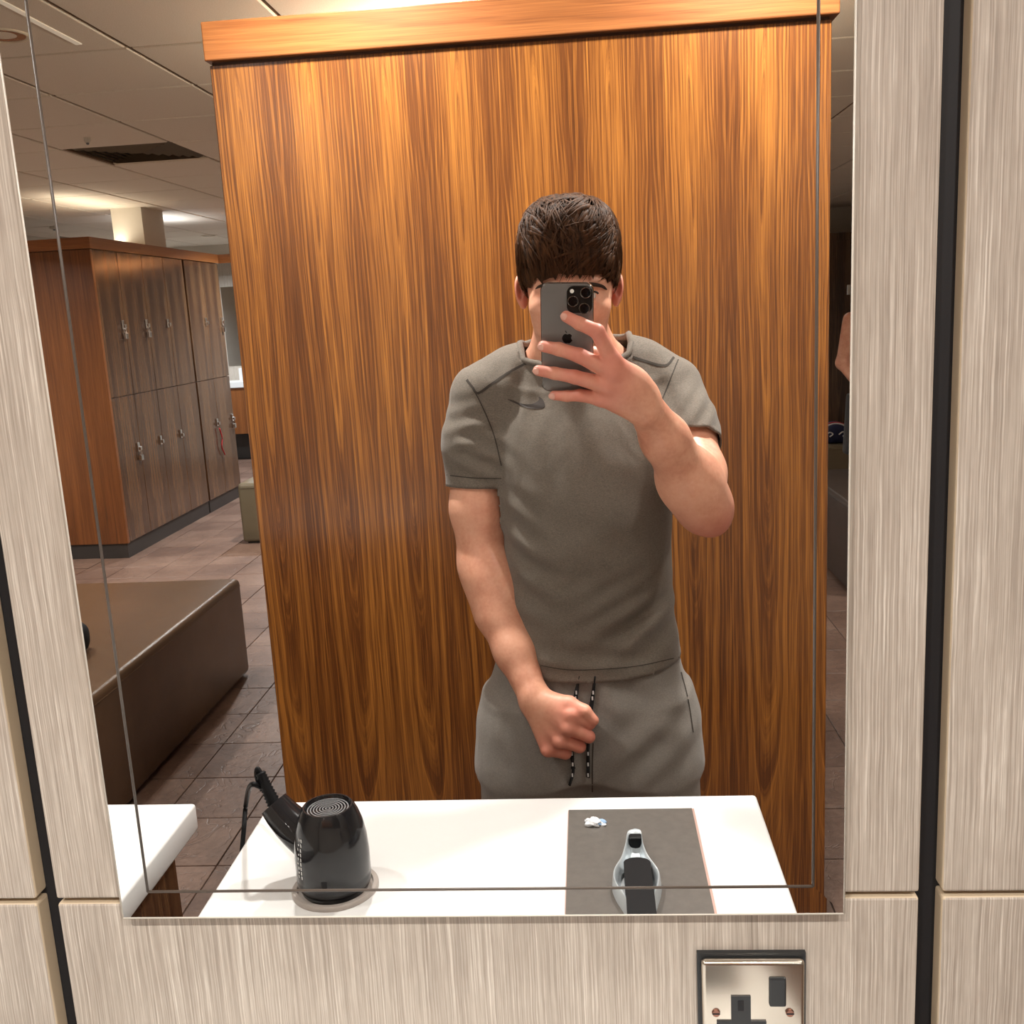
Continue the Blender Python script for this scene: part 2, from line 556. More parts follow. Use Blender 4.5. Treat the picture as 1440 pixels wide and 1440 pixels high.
def rel(o, par):
    o.parent = par; o.matrix_parent_inverse = Matrix.Translation(-Vector(par.location)); return o


def rel2(o, par):                       # keep the world place under a parent that may be rotated
    o.parent = par; o.matrix_parent_inverse = par.matrix_world.inverted(); return o


bm = bmesh.new(); vv = [bm.verts.new((x, 0.0, z)) for x, z in ((bx0, bz0), (bx1, bz0), (bx1, bz1), (bx0, bz1))]; bm.faces.new(vv)
rel(link('mirror_glass', mesh(bm), 'mirror'), mir)
BT = 0.00006
corn_i = [(bx0, bz0), (bx1, bz0), (bx1, bz1), (bx0, bz1)]; corn_o = [(mx0, mz0), (mx1, mz0), (mx1, mz1), (mx0, mz1)]
for i in range(4):
    j = (i + 1) % 4
    bm = bmesh.new()
    vv = [bm.verts.new((*corn_i[i][:1], 0.0, corn_i[i][1])), bm.verts.new((corn_o[i][0], BT, corn_o[i][1])), bm.verts.new((corn_o[j][0], BT, corn_o[j][1])), bm.verts.new((corn_i[j][0], 0.0, corn_i[j][1]))]
    bm.faces.new(vv)
    rel(link('bevel', mesh(bm), 'mirror'), mir)
    bm = bmesh.new(); tube(bm, [(corn_i[i][0], 0.0004, corn_i[i][1]), (corn_i[j][0], 0.0004, corn_i[j][1])], 0.0014, 8)
    rel(link('bevel_line', mesh(bm, smooth=True), 'mirror_groove'), mir)
    bm = bmesh.new(); tube(bm, [(corn_o[i][0], 0.0006, corn_o[i][1]), (corn_o[j][0], 0.0006, corn_o[j][1])], 0.0010, 8)
    rel(link('polished_edge', mesh(bm, smooth=True), 'mirror_edge'), mir)
rel(boxobj('backing', 'mirror_edge', mx0, mx1, 0.0012, PF + 0.001, mz0, mz1), mir)

# ------------------------------------------------------------------ socket
sx0, sx1 = M(987, 1350).x, M(1133, 1350).x
sw = sx1 - sx0; stop = M(1060, 1354).z; sbot = stop - sw
sk = empty('power_socket', ((sx0 + sx1) / 2, PF, sbot)); tag(sk, 'brushed steel switched power socket with black rocker on laminate panel', 'power socket')
cxs = (sx0 + sx1) / 2; czs = (stop + sbot) / 2
rel(boxobj('back_box', 'socket_black', sx0 - 0.003, sx1 + 0.002, PF - 0.004, PF + 0.003, sbot - 0.003, stop + 0.003), sk)
bm = bmesh.new(); box(bm, sx0, sx1, PF - 0.012, PF - 0.0035, sbot, stop, 0.0035, 3)
rel(link('plate', mesh(bm, smooth=True, ang=40), 'steel'), sk)
q0, q1 = M(1083, 1376), M(1108, 1417)
rel(boxobj('rocker_switch', 'socket_black', q0.x - 0.0008, q1.x - 0.0014, PF - 0.0145, PF - 0.011, q1.z + 0.0012, q0.z + 0.0008, None, 0.0015, 2), sk)
# three-pin insert: a T of black plastic with the pin holes
a0, a1 = M(1028, 1401), M(1056, 1437)
b0, b1 = M(1008, 1436), M(1078, 1492)
bm = bmesh.new()
prism(bm, [(b0.x, b1.z), (b1.x, b1.z), (b1.x, b0.z), (a1.x, b0.z), (a1.x, a0.z), (a0.x, a0.z), (a0.x, b0.z), (b0.x, b0.z)], PF - 0.0132, PF - 0.011)
rel(link('pin_insert', mesh(bm), 'socket_black'), sk)
h0, h1 = M(1037.5, 1407), M(1046, 1421)
rel(boxobj('pin_hole', 'black_cloth', h0.x, h1.x, PF - 0.0136, PF - 0.013, h1.z, h0.z), sk)
for hx in (1022, 1064):
    g0, g1 = M(hx - 8, 1458), M(hx + 8, 1466)
    rel(boxobj('pin_hole', 'black_cloth', g0.x, g1.x, PF - 0.0136, PF - 0.013, g1.z, g0.z), sk)
for hx in (1007, 1111):
    c = M(hx, 1425)
    bm = bmesh.new(); bmesh.ops.create_cone(bm, cap_ends=True, segments=20, radius1=0.0036, radius2=0.003, depth=0.002, matrix=Matrix.Translation((c.x, PF - 0.0128, c.z)) @ Matrix.Rotation(math.pi / 2, 4, 'X'))
    s = rel(link('screw', mesh(bm), 'brass_screw'), sk)
    bm = bmesh.new(); box(bm, c.x - 0.0032, c.x + 0.0032, PF - 0.0142, PF - 0.0137, c.z - 0.0005, c.z + 0.0005)
    s2 = link('slot', mesh(bm), 'black_cloth', s)

# ------------------------------------------------------------------ vanity counters
CT = RH(720, 1121, 0.925)
CZ = 0.925
CY = RH(720, 1122, CZ).y                # front edge
vx0 = RH(380, 1127, CZ).x; vx1 = RH(1063, 1116, CZ).x


def vanity(x0, x1, label):
    v = empty('vanity_counter', ((x0 + x1) / 2, CY / 2, 0)); tag(v, label, 'counter', 'white counters below the wall mirrors')
    bm = bmesh.new(); box(bm, x0, x1, CY, PF - 0.001, CZ - 0.042, CZ, 0.005, 3)
    rel(link('worktop', mesh(bm, smooth=True, ang=40), 'white_corian'), v)
    rel(boxobj('apron', 'veneer_dark', x0 + 0.02, x1 - 0.02, CY + 0.05, PF - 0.001, CZ - 0.36, CZ - 0.042), v)
    rel(boxobj('base', 'plinth_wood', x0 + 0.06, x1 - 0.06, CY + 0.28, PF - 0.001, 0.0, CZ - 0.36), v)
    return v


vanity(vx0, vx1, 'white counter holding the hair dryer and the dark grey plate')
nb = RH(278, 1126, CZ).x
vanity(nb - (vx1 - vx0), nb, 'empty white counter next to the long brown leather bench')

# dark plate with the chrome teardrop holder
pa, pb = RH(800, 1139, CZ + 0.004), RH(974, 1137, CZ + 0.004)
px0, px1 = pa.x, pb.x; py1 = pa.y; py0 = -0.22
cut = empty('counter_plate', ((px0 + px1) / 2, (py0 + py1) / 2, CZ)); tag(cut, 'dark grey metal plate set into white counter with chrome teardrop holder', 'plate')
rel(boxobj('plate_rim', 'plate_edge', px0 - 0.001, px1 + 0.002, py1 - 0.001, py0, CZ, CZ + 0.003), cut)
rel(boxobj('plate', 'plate_grey', px0, px1 - 0.001, py1, py0, CZ + 0.0005, CZ + 0.0042), cut)
# teardrop outline from the photograph (left half), top to bottom
out = [(893, 1166), (883, 1170), (880, 1185), (874, 1205), (865, 1220), (863, 1232), (868, 1247), (880, 1266), (889, 1290), (893, 1310)]
rout = [(893, 1166), (901, 1169), (904, 1185), (911, 1203), (922, 1218), (927, 1228), (926, 1242), (920, 1262), (913, 1290), (907, 1310)]
zt = CZ + 0.022
L = [RH(x, y, zt) for x, y in out]; Rr = [RH(x, y, zt) for x, y in rout]
loop = spline(L, 4) + spline(Rr, 4)[::-1][:-1]
loop = [p for i, p in enumerate(loop) if i == 0 or (p - loop[i - 1]).length > 1e-4]
cen = sum(loop, Vector()) / len(loop)
bm = bmesh.new()
ringdefs = [(1.10, CZ + 0.004), (1.03, zt - 0.001), (1.0, zt + 0.001), (0.94, zt), (0.90, zt - 0.006), (0.70, CZ + 0.006)]
rr = []
for s, z in ringdefs:
    rr.append([bm.verts.new((cen.x + (p.x - cen.x) * s, cen.y + (p.y - cen.y) * s, z)) for p in loop])
for a, b in zip(rr, rr[1:]):
    for i in range(len(loop)):
        j = (i + 1) % len(loop); bm.faces.new((a[i], a[j], b[j], b[i]))
bm.faces.new(rr[-1]); bmesh.ops.recalc_face_normals(bm, faces=bm.faces[:])
rel(link('teardrop_holder', mesh(bm, smooth=True, ang=50), 'silver_cup'), cut)
c0 = RH(895, 1207, zt); c1 = RH(877, 1215, zt); c2 = RH(915, 1215, zt)
cw = c2.x - c1.x
bm = bmesh.new()
pts = [(c1.x + cw * (0.5 - 0.5 * math.cos(math.pi * k / 10)), c1.y - 0.012 * math.sin(math.pi * k / 10)) for k in range(11)]
pts = pts + [(c2.x, -0.22), (c1.x, -0.22)]
a = [bm.verts.new((p[0], p[1], CZ + 0.006)) for p in pts]; b = [bm.verts.new((p[0], p[1], zt + 0.002)) for p in pts]
bm.faces.new(a); bm.faces.new(b)
for i in range(len(pts)):
    j = (i + 1) % len(pts); bm.faces.new((a[i], a[j], b[j], b[i]))
bmesh.ops.recalc_face_normals(bm, faces=bm.faces[:])
rel(link('black_tongue', mesh(bm), 'black_satin'), cut)
t0 = RH(892, 1172, zt)
bm = bmesh.new(); box(bm, t0.x - 0.0075, t0.x + 0.0095, t0.y, t0.y + 0.014, CZ + 0.006, zt + 0.0012, 0.003, 2)
rel(link('dark_opening', mesh(bm), 'black_satin'), cut)
# crumpled tissue
c = RH(838, 1157, CZ + 0.006)
tis = empty('tissue_scrap', (c.x, c.y, CZ + 0.0042)); tag(tis, 'small crumpled white and blue tissue on dark grey plate', 'tissue')
for nm, mt, off, sz in (('white_fold', 'tissue', (-0.003, 0.001), 0.011), ('blue_fold', 'tissue_blue', (0.005, -0.001), 0.007), ('white_fold', 'tissue', (0.011, 0.004), 0.004)):
    bm = bmesh.new(); bmesh.ops.create_icosphere(bm, subdivisions=3, radius=sz)
    for v in bm.verts:
        k = 1 + 0.45 * math.sin(v.co.x * 520 + v.co.z * 300 + off[0] * 900) * math.cos(v.co.y * 470 + v.co.z * 210)
        v.co = Vector((v.co.x * k, v.co.y * k * 0.8, max(0, (v.co.z * 0.4 * k) + sz * 0.3)))
    o = link(nm, mesh(bm, smooth=True), mt, tis, (off[0], off[1], 0))

# ------------------------------------------------------------------ hair dryer, standing nozzle down
dc = RH(472, 1250, CZ); dr = (RH(530, 1250, CZ).x - RH(411, 1250, CZ).x) / 2
dry = empty('hair_dryer', (dc.x, dc.y, CZ)); tag(dry, 'glossy black hair dryer standing nozzle down on white counter', 'hair dryer')
bm = bmesh.new(); lathe(bm, [(dr * 1.0, 0.0), (dr * 1.0, 0.004), (dr * 0.97, 0.006), (dr * 0.88, 0.006), (dr * 0.86, 0.002)], 48)
tag(link('holder_ring', mesh(bm, smooth=True, ang=40), 'ring_grey', dry), 'pale metal ring around dryer')
topz = R(473, 1132, D - dc.y).z - CZ
br = (R(522, 1215, D - dc.y).x - R(420, 1215, D - dc.y).x) / 2
prof = [(br * 0.90, 0.002), (br * 0.98, 0.012), (br * 1.0, 0.022), (br * 0.985, 0.024), (br * 1.0, 0.026), (br * 1.0, topz * 0.45), (br * 0.97, topz * 0.62), (br * 0.90, topz * 0.78), (br * 0.80, topz * 0.9), (br * 0.72, topz * 0.97), (br * 0.66, topz), (br * 0.62, topz), (br * 0.60, topz * 0.965), (br * 0.57, topz * 0.95)]
bm = bmesh.new(); lathe(bm, prof, 56)
body = link('body', mesh(bm, smooth=True, ang=50), 'black_gloss', dry)
bm = bmesh.new()
for k in range(7):
    rr_ = br * 0.56 * (k + 0.6) / 7
    lathe(bm, [(rr_, topz * 0.957), (rr_ + 0.0012, topz * 0.957), (rr_ + 0.0012, topz * 0.965), (rr_, topz * 0.965)], 28, cap=False)
link('intake_grille', mesh(bm), 'print_grey', dry)
bm = bmesh.new(); box(bm, -0.004, 0.004, br * 0.94, br * 1.01, 0.026, topz * 0.34, 0.002, 2)
link('slot', mesh(bm), 'black_cloth', dry)
hd = D - dc.y
hp = [R(462, 1200, hd + 0.035), R(428, 1174, hd + 0.035), R(403, 1151, hd + 0.04), R(385, 1130, hd + 0.045)]
hp = [p - Vector(dry.location) for p in hp]
bm = bmesh.new(); tube(bm, spline(hp, 6), [0.033 - 0.012 * i / 18 for i in range(19)], 20, 0.8)
link('handle', mesh(bm, smooth=True, ang=60), 'black_gloss', dry)
fl = [R(386, 1131, hd + 0.04), R(375, 1108, hd + 0.046), R(366, 1086, hd + 0.05)]
fl = spline([p - Vector(dry.location) for p in fl], 10)
bm = bmesh.new(); tube(bm, fl, [0.0085 * (1 - 0.30 * i / 20) * (1.12 if i % 2 else 0.9) for i in range(21)], 14)
link('cord_relief', mesh(bm, smooth=True), 'black_satin', dry)
lp = [R(367, 1088, hd + 0.05), R(362, 1081, hd + 0.052), R(361, 1092, hd + 0.05), R(369, 1112, hd + 0.046)]
bm = bmesh.new(); tube(bm, spline([p - Vector(dry.location) for p in lp], 8), 0.0030, 10)
link('hanging_loop', mesh(bm, smooth=True), 'black_satin', dry)
def off_edge(px, py):                   # hangs just clear of the counter's end
    r = ray(px, py); return R(px, py, (vx0 - 0.010) / (r.x / r.y))


cb = [R(370, 1108, hd + 0.046), R(353, 1104, hd + 0.05), off_edge(346, 1130), off_edge(343, 1165), off_edge(340, 1200), off_edge(338, 1228)]
cb += [cb[-1] + Vector((-0.002, 0.02, -0.12)), Vector((vx0 - 0.015, -0.12, 0.62))]
bm = bmesh.new(); tube(bm, spline([p - Vector(dry.location) for p in cb], 8), 0.0034, 10)
link('cord', mesh(bm, smooth=True), 'black_satin', dry)
# pale lettering running down the body
bm = bmesh.new()
for k in range(9):
    z = topz * (0.74 - 0.052 * k); an = math.radians(128)
    rad = np.interp(z, [p[1] for p in prof[:11]], [p[0] for p in prof[:11]]) + 0.0004
    for (da, dz0, dz1) in ((0, -0.0022, 0.0022), (0.10 + 0.02 * (k % 3), -0.0018, 0.0016 - 0.001 * (k % 2))):
        q = []
        for aa, zz in ((an + da, dz0), (an + da + 0.045, dz0), (an + da + 0.045, dz1), (an + da, dz1)):
            q.append(bm.verts.new((rad * math.cos(aa), rad * math.sin(aa), z + zz)))
        bm.faces.new(q)
link('lettering', mesh(bm), 'print_white', dry)

# ------------------------------------------------------------------ lockers
CAPB, CAPT = 2.19, 2.268


def lock(door, at, nrm, padlock=True, band=False):
    """a hasp with a hanging padlock on a locker door, at = point on the door face, nrm = +-1 along x"""
    bm = bmesh.new()
    x, y, z = at
    box(bm, min(x, x + nrm * 0.012), max(x, x + nrm * 0.012), y - 0.016, y + 0.016, z - 0.01, z + 0.06, 0.003)
    box(bm, min(x + nrm * 0.008, x + nrm * 0.03), max(x + nrm * 0.008, x + nrm * 0.03), y - 0.011, y + 0.011, z + 0.0, z + 0.03, 0.003)
    o = link('lock', mesh(bm), 'chrome'); rel2(o, door)
    if padlock:
        bm = bmesh.new()
        box(bm, min(x + nrm * 0.006, x + nrm * 0.03), max(x + nrm * 0.006, x + nrm * 0.03), y - 0.02, y + 0.02, z - 0.075, z - 0.03, 0.004, 2)
        tube(bm, spline([(x + nrm * 0.018, y - 0.012, z - 0.03), (x + nrm * 0.018, y - 0.012, z - 0.005), (x + nrm * 0.018, y, z + 0.008), (x + nrm * 0.018, y + 0.012, z - 0.005), (x + nrm * 0.018, y + 0.012, z - 0.03)], 4), 0.004, 8)
        rel2(link('padlock', mesh(bm), 'chrome'), door)
    if band:
        bm = bmesh.new()
        tube(bm, spline([(x + nrm * 0.02, y, z - 0.03), (x + nrm * 0.025, y - 0.03, z - 0.12), (x + nrm * 0.02, y - 0.01, z - 0.2), (x + nrm * 0.022, y - 0.06, z - 0.28)], 6), 0.006, 8)
        rel2(link('wristband', mesh(bm, smooth=True), 'red_band'), door)


def door_run(par, x, ys, nrm, zs, locks, dth=0.018):
    for i, (y0, y1) in enumerate(zip(ys, ys[1:])):
        a, b = max(y0, y1), min(y0, y1)
        for t, (z0, z1) in enumerate(zs):
            bm = bmesh.new()
            box(bm, min(x, x + nrm * dth), max(x, x + nrm * dth), b + 0.003, a - 0.003, z0 + 0.003, z1 - 0.003, 0.0015)
            d_ = link('door', mesh(bm), 'veneer_dark'); rel2(d_, par)
            s = locks.get((i, t))
            if s is not None:
                lock(d_, (x + nrm * dth, b + 0.05, s[0]), nrm, s[1], s[2])


bx = RH(183, 785, 0).x; by = RH(183, 785, 0).y
split = R(158, 561, D - by).z
up_z = R(172, 462, D - by).z; lo_z = R(200, 655, D - by - 0.5).z
lk = empty('locker_bank', (bx - 0.5, by - 0.8, 0)); tag(lk, 'dark walnut two tier locker bank with orange end panel behind brown bench', 'locker', 'walnut locker banks')
DW = 0.405
bpy.context.view_layer.update()
rel2(boxobj('carcass', 'veneer_dark', bx - 0.95, bx - 0.02, by - 4 * DW, by - 0.03, 0.11, CAPB), lk)
rel2(boxobj('end_panel', 'veneer_end', bx - 0.97, bx, by - 0.03, by, 0.11, CAPB - 0.004), lk)
rel2(boxobj('plinth', 'plinth_dark', bx - 0.95, bx - 0.012, by - 4 * DW, by - 0.012, 0.0, 0.11), lk)
rel2(boxobj('cap', 'veneer_cap', bx - 0.97, bx + 0.012, by - 4 * DW, by + 0.012, CAPB, CAPT), lk)
door_run(lk, bx - 0.02, [by - 0.03, by - DW, by - 2 * DW, by - 3 * DW, by - 4 * DW], 1, [(0.11, split), (split, CAPB)],
         {(0, 1): (up_z, True, False), (1, 1): (up_z, True, False), (2, 1): (up_z, False, False), (0, 0): (lo_z, True, False), (1, 0): (lo_z, False, False), (2, 0): (lo_z, False, False)})
by2 = by - 4 * DW - 0.03
lk2 = empty('locker_bank', (bx - 0.5, by2 - 0.4, 0)); tag(lk2, 'short walnut locker bank with a red wristband hanging from one lock', 'locker', 'walnut locker banks')
bpy.context.view_layer.update()
rel2(boxobj('carcass', 'veneer_dark', bx - 0.95, bx - 0.02, by2 - 2 * DW, by2, 0.11, CAPB), lk2)
rel2(boxobj('plinth', 'plinth_dark', bx - 0.95, bx - 0.012, by2 - 2 * DW, by2, 0.0, 0.11), lk2)
rel2(boxobj('cap', 'veneer_cap', bx - 0.97, bx + 0.012, by2 - 2 * DW, by2 + 0.03, CAPB, CAPT), lk2)
door_run(lk2, bx - 0.02, [by2, by2 - DW, by2 - 2 * DW], 1, [(0.11, split), (split, CAPB)],
         {(0, 1): (up_z, False, False), (1, 1): (up_z, True, False), (0, 0): (lo_z, False, True), (1, 0): (lo_z, True, False)})
by3 = by2 - 2 * DW
hb = boxobj('header_beam', 'veneer_cap', bx - 0.9, 0.2, by3 - 0.05, by3 - 0.002, CAPB, CAPT); tag(hb, 'wooden header beam running from the end of the locker banks', 'beam')
bm = bmesh.new()
cl0 = RH(155, 293, CEIL); cl1 = RH(217, 297, CEIL)
col = boxobj('column', 'wall_paint', cl0.x, cl1.x + 0.05, cl0.y - 0.42, cl0.y, CAPT + 0.001, CEIL - 0.004); tag(col, kind='structure')

# the partition behind the person: end of another locker row
pd = (CAPB - H) / (R(293, 90, 1.0).z - H)
PY = dpt(pd); pxl = R(346, 580, pd).x; pxr = R(1171, 500, pd).x
row = empty('locker_row', ((pxl + pxr) / 2, PY - 1.0, 0)); tag(row, 'large golden brown veneered end wall of a locker row with solid cap', 'locker', 'walnut locker banks')
bpy.context.view_layer.update()
rel2(boxobj('end_panel', 'veneer_gold', pxl, pxr, PY - 0.03, PY, 0.05, CAPB - 0.004, None, 0.0015), row)
rel2(boxobj('carcass', 'veneer_dark', pxl + 0.02, pxr - 0.02, PY - 1.66, PY - 0.03, 0.11, CAPB), row)
rel2(boxobj('plinth', 'plinth_dark', pxl + 0.03, pxr - 0.03, PY - 1.66, PY - 0.02, 0.0, 0.11), row)
rel2(boxobj('cap', 'veneer_cap', R(284.5, 33, pd).x, pxr + 0.014, PY - 1.68, PY + 0.014, CAPB + 0.003, R(284, 33, pd).z, None, 0.003, 2), row)
rel2(boxobj('shadow_gap', 'plinth_wood', pxl + 0.004, pxr - 0.004, PY - 0.03, PY - 0.006, CAPB - 0.006, CAPB + 0.004), row)
for nrm, xx in ((-1, pxl + 0.02), (1, pxr - 0.02)):
    door_run(row, xx, [PY - 0.04 - k * DW for k in range(5)], nrm, [(0.11, split), (split, CAPB)], {(k, t): ((up_z, lo_z)[1 - t], k % 2 == 0, False) for k in range(4) for t in (0, 1)})

# ------------------------------------------------------------------ benches
def bench(x0, x1, y0, y1, z, mat, label, name='bench'):
    e = empty(name, ((x0 + x1) / 2, (y0 + y1) / 2, 0)); tag(e, label, 'bench', 'leather box benches')
    bm = bmesh.new(); box(bm, x0, x1, y0, y1, 0.012, z, 0.026, 4)
    for v in bm.verts:
        if v.co.z > z - 0.03:
            v.co.z += 0.004 * math.sin((v.co.x - x0) / (x1 - x0) * math.pi)
    rel(link('upholstery', mesh(bm, smooth=True, ang=60), mat), e)
    rel(boxobj('foot_rail', 'plinth_dark', x0 + 0.03, x1 - 0.03, y0 + 0.03, y1 - 0.03, 0, 0.02), e)
    bm = bmesh.new()
    zz = z - 0.032
    tube(bm, [(x0 + 0.02, y1 + 0.0005, zz), (x1 - 0.02, y1 + 0.0005, zz)], 0.002, 6)
    tube(bm, [(x1 + 0.0005, y1 - 0.02, zz), (x1 + 0.0005, y0 + 0.02, zz)], 0.002, 6)
    tube(bm, [(x0 - 0.0005, y1 - 0.02, zz), (x0 - 0.0005, y0 + 0.02, zz)], 0.002, 6)
    rel(link('piping', mesh(bm), mat), e)
    return e


bb = RH(351, 949, 0); BZ = 0.47
bench(bb.x - 0.88, bb.x + 0.0, bb.y - 0.02, dpt(2.1), BZ, 'leather_brown', 'long brown leather box bench next to the white counters')
b2 = RH(342, 765, 0)
bench(b2.x, b2.x + 1.0, b2.y - 1.2, b2.y, 0.46, 'leather_olive', 'olive grey leather box bench between the locker banks')
b3 = RH(1187, 850, 0)
bench(1.40, 2.2, dpt(6.6), dpt(5.35), 0.50, 'leather_dark', 'dark brown leather box bench on terracotta toned tiles')
b4 = RH(1170, 628, 0.46)
bench(b4.x - 0.3, b4.x + 1.0, b4.y - 0.7, b4.y - 0.05, 0.46, 'leather_olive', 'pale topped leather box bench carrying a blue sports bag')
# black holdall on the long bench
hb_ = RH(122, 935, BZ)
bag = empty('holdall', (hb_.x - 0.165, hb_.y - 0.05, BZ)); tag(bag, 'black fabric holdall lying on the long brown bench', 'bag')
bm = bmesh.new(); bmesh.ops.create_uvsphere(bm, u_segments=24, v_segments=14, radius=0.11)
for v in bm.verts:
    s = lambda c, p: math.copysign(abs(c / 0.11) ** p, c) * 0.11
    v.co = Vector((s(v.co.x, 0.6) * 0.9, s(v.co.y, 0.6) * 1.4, max(0, s(v.co.z, 0.7) * 0.62 + 0.055)))
link('bag_body', mesh(bm, smooth=True), 'black_cloth', bag)
bm = bmesh.new(); tube(bm, spline([(-0.05, -0.08, 0.12), (-0.06, -0.05, 0.22), (-0.06, 0.05, 0.22), (-0.05, 0.08, 0.12)], 6), 0.009, 8)
link('carry_strap', mesh(bm, smooth=True), 'black_cloth', bag)
# blue sports bag on the far bench
sb0 = RH(1181, 628, 0.467)
bag = empty('sports_bag', (sb0.x + 0.05, sb0.y - 0.28, 0.466)); tag(bag, 'dark blue sports bag with white and red piping on the bench', 'bag')
bm = bmesh.new(); bmesh.ops.create_uvsphere(bm, u_segments=24, v_segments=14, radius=0.12)
for v in bm.verts:
    v.co = Vector((v.co.x * 1.15, v.co.y * 0.9, max(0, v.co.z * 0.85 + 0.06)))
link('bag_body', mesh(bm, smooth=True), 'bag_blue', bag)
for k, (mt, oy) in enumerate((('red_band', 0.05), ('print_white', 0.085))):
    bm = bmesh.new(); tube(bm, [Vector((0.14 * math.cos(t) * (1 - oy * 2), oy, 0.06 + 0.104 * math.sin(t) * (1 - oy * 1.2))) for t in np.linspace(0.1, 3.0, 20)], 0.006, 8)
    link('piping', mesh(bm, smooth=True), mt, bag)
for s in (-1, 1):
    bm = bmesh.new()
    tube(bm, spline([(s * 0.05 - 0.03, 0.112, 0.07), (s * 0.05, 0.112, 0.09), (s * 0.05 + 0.025, 0.11, 0.075), (s * 0.05, 0.113, 0.055)], 5), 0.005, 6)
    link('emblem', mesh(bm), 'print_white', bag)

# ------------------------------------------------------------------ far vanity and far lockers
FY = dpt(11.85); FB = Y1 + 0.002
v = empty('far_vanity', (-4.0, FB, 0)); tag(v, 'white topped wooden vanity against the wall beyond the locker banks', 'counter')
bpy.context.view_layer.update()
rel2(boxobj('worktop', 'white_corian', -4.9, -2.6, FB, FY + 0.0, 0.885, 0.96, None, 0.006, 2), v)
rel2(boxobj('apron', 'veneer_end', -4.9, -2.6, FB, FY - 0.02, 0.33, 0.885), v)
rel2(boxobj('base', 'plinth_dark', -4.8, -2.7, FB, FY - 0.25, 0.0, 0.33), v)
wp = boxobj('laminate_cladding', 'laminate', -4.9, -2.6, FB, FB + 0.02, 0.96, 2.45); tag(wp, 'pale laminate cladding above the far white topped vanity', 'cladding')
fm0 = R(311, 404, D - FB); fm1 = R(326, 514, D - FB)
fm = boxobj('far_mirror', 'mirror', fm0.x, fm0.x + 0.62, FB + 0.02, FB + 0.03, fm1.z, fm0.z); tag(fm, 'tall mirror on the laminate cladding above the far vanity', 'mirror')
s0, s1 = R(324, 518, D - FY - 0.2), R(344, 537, D - FY - 0.2)
bxs = empty('white_box', ((s0.x + s1.x) / 2, FY - 0.12, 0.96)); tag(bxs, 'white square dispenser box standing on the far vanity', 'box')
wbx = (s1.x - s0.x)
bm = bmesh.new(); box(bm, -wbx / 2, wbx / 2, -0.05, 0.05, 0.0, wbx, 0.006, 2); link('casing', mesh(bm), 'white_corian', bxs)
bm = bmesh.new()
box(bm, -0.03, 0.0, 0.05, 0.053, wbx * 0.55, wbx * 0.8); box(bm, -0.005, 0.035, 0.05, 0.053, wbx * 0.3, wbx * 0.62); box(bm, 0.02, 0.03, 0.05, 0.053, wbx * 0.2, wbx * 0.4)
link('dark_mark', mesh(bm), 'black_satin', bxs)
fl_ = empty('locker_bank', (2.6, Y1, 0)); tag(fl_, 'dark locker bank standing along the wall behind the blue sports bag', 'locker', 'walnut locker banks')
bpy.context.view_layer.update()
rel2(boxobj('carcass', 'veneer_dark', 1.0, 3.5, Y1 + 0.001, Y1 + 0.5, 0.11, CAPB), fl_)
rel2(boxobj('plinth', 'plinth_dark', 1.0, 3.5, Y1 + 0.001, Y1 + 0.49, 0, 0.11), fl_)
rel2(boxobj('cap', 'veneer_dark', 0.98, 3.52, Y1 + 0.001, Y1 + 0.53, CAPB, CAPT), fl_)
for i in range(6):
    for t, (z0, z1) in enumerate(((0.11, split), (split, CAPB))):
        x0 = 1.0 + i * 2.5 / 6
        d_ = rel2(boxobj('door', 'veneer_dark', x0 + 0.003, x0 + 2.5 / 6 - 0.003, Y1 + 0.5, Y1 + 0.518, z0 + 0.003, z1 - 0.003), fl_)
        zz = up_z if t else lo_z
        rel2(boxobj('lock', 'chrome', x0 + 0.30, x0 + 0.335, Y1 + 0.517, Y1 + 0.53, zz - 0.05, zz + 0.06, None, 0.003), d_)

# ------------------------------------------------------------------ ceiling fittings
def downlight(x, y, watts, tint, label):
    e = empty('downlight', (x, y, CEIL)); tag(e, label, 'ceiling light', 'recessed ceiling downlights')
    bm = bmesh.new(); lathe(bm, [(0.088, -0.003), (0.09, -0.006), (0.082, -0.010), (0.074, -0.008), (0.070, -0.002)], 40, cap=False)
    link('trim_ring', mesh(bm, smooth=True), 'ceiling_bar', e)
    bm = bmesh.new(); lathe(bm, [(0.072, -0.006), (0.066, -0.0055), (0.060, -0.005), (0.045, -0.0046)], 32, cap=False)
    link('reflector', mesh(bm, smooth=True), 'lamp_reflector', e)
    ld = bpy.data.lights.new('lamp', 'AREA'); ld.shape = 'DISK'; ld.size = 0.085; ld.energy = watts
    ld.color = ((1.0, 0.965, 0.91), (1.0, 0.96, 0.90), (0.86, 0.93, 1.0))[tint]
    ld.spread = math.radians(150)
    lo = bpy.data.objects.new('lamp', ld); C.objects.link(lo); lo.parent = e; lo.location = (0, 0, -0.012)
    return e


WHERE = ['over the empty white counter', 'over the wall beside the big mirror', 'above the golden end wall near its cap', 'above the golden end wall and the standing person',
         'near the slim slot light', 'in front of the orange locker end panel', 'in front of the short locker bank', 'over the open floor beside the long brown bench',
         'over the dark brown bench', 'over the far white topped vanity', 'placed out of view over the back of the long brown bench', 'over the bench with the blue bag', 'added to brighten the open floor past the golden end wall']
for (lx, ly, wt, tn), wh in zip(LAMPS, WHERE):
    downlight(lx, ly, wt, tn, 'round recessed downlight with pale ring ' + wh)
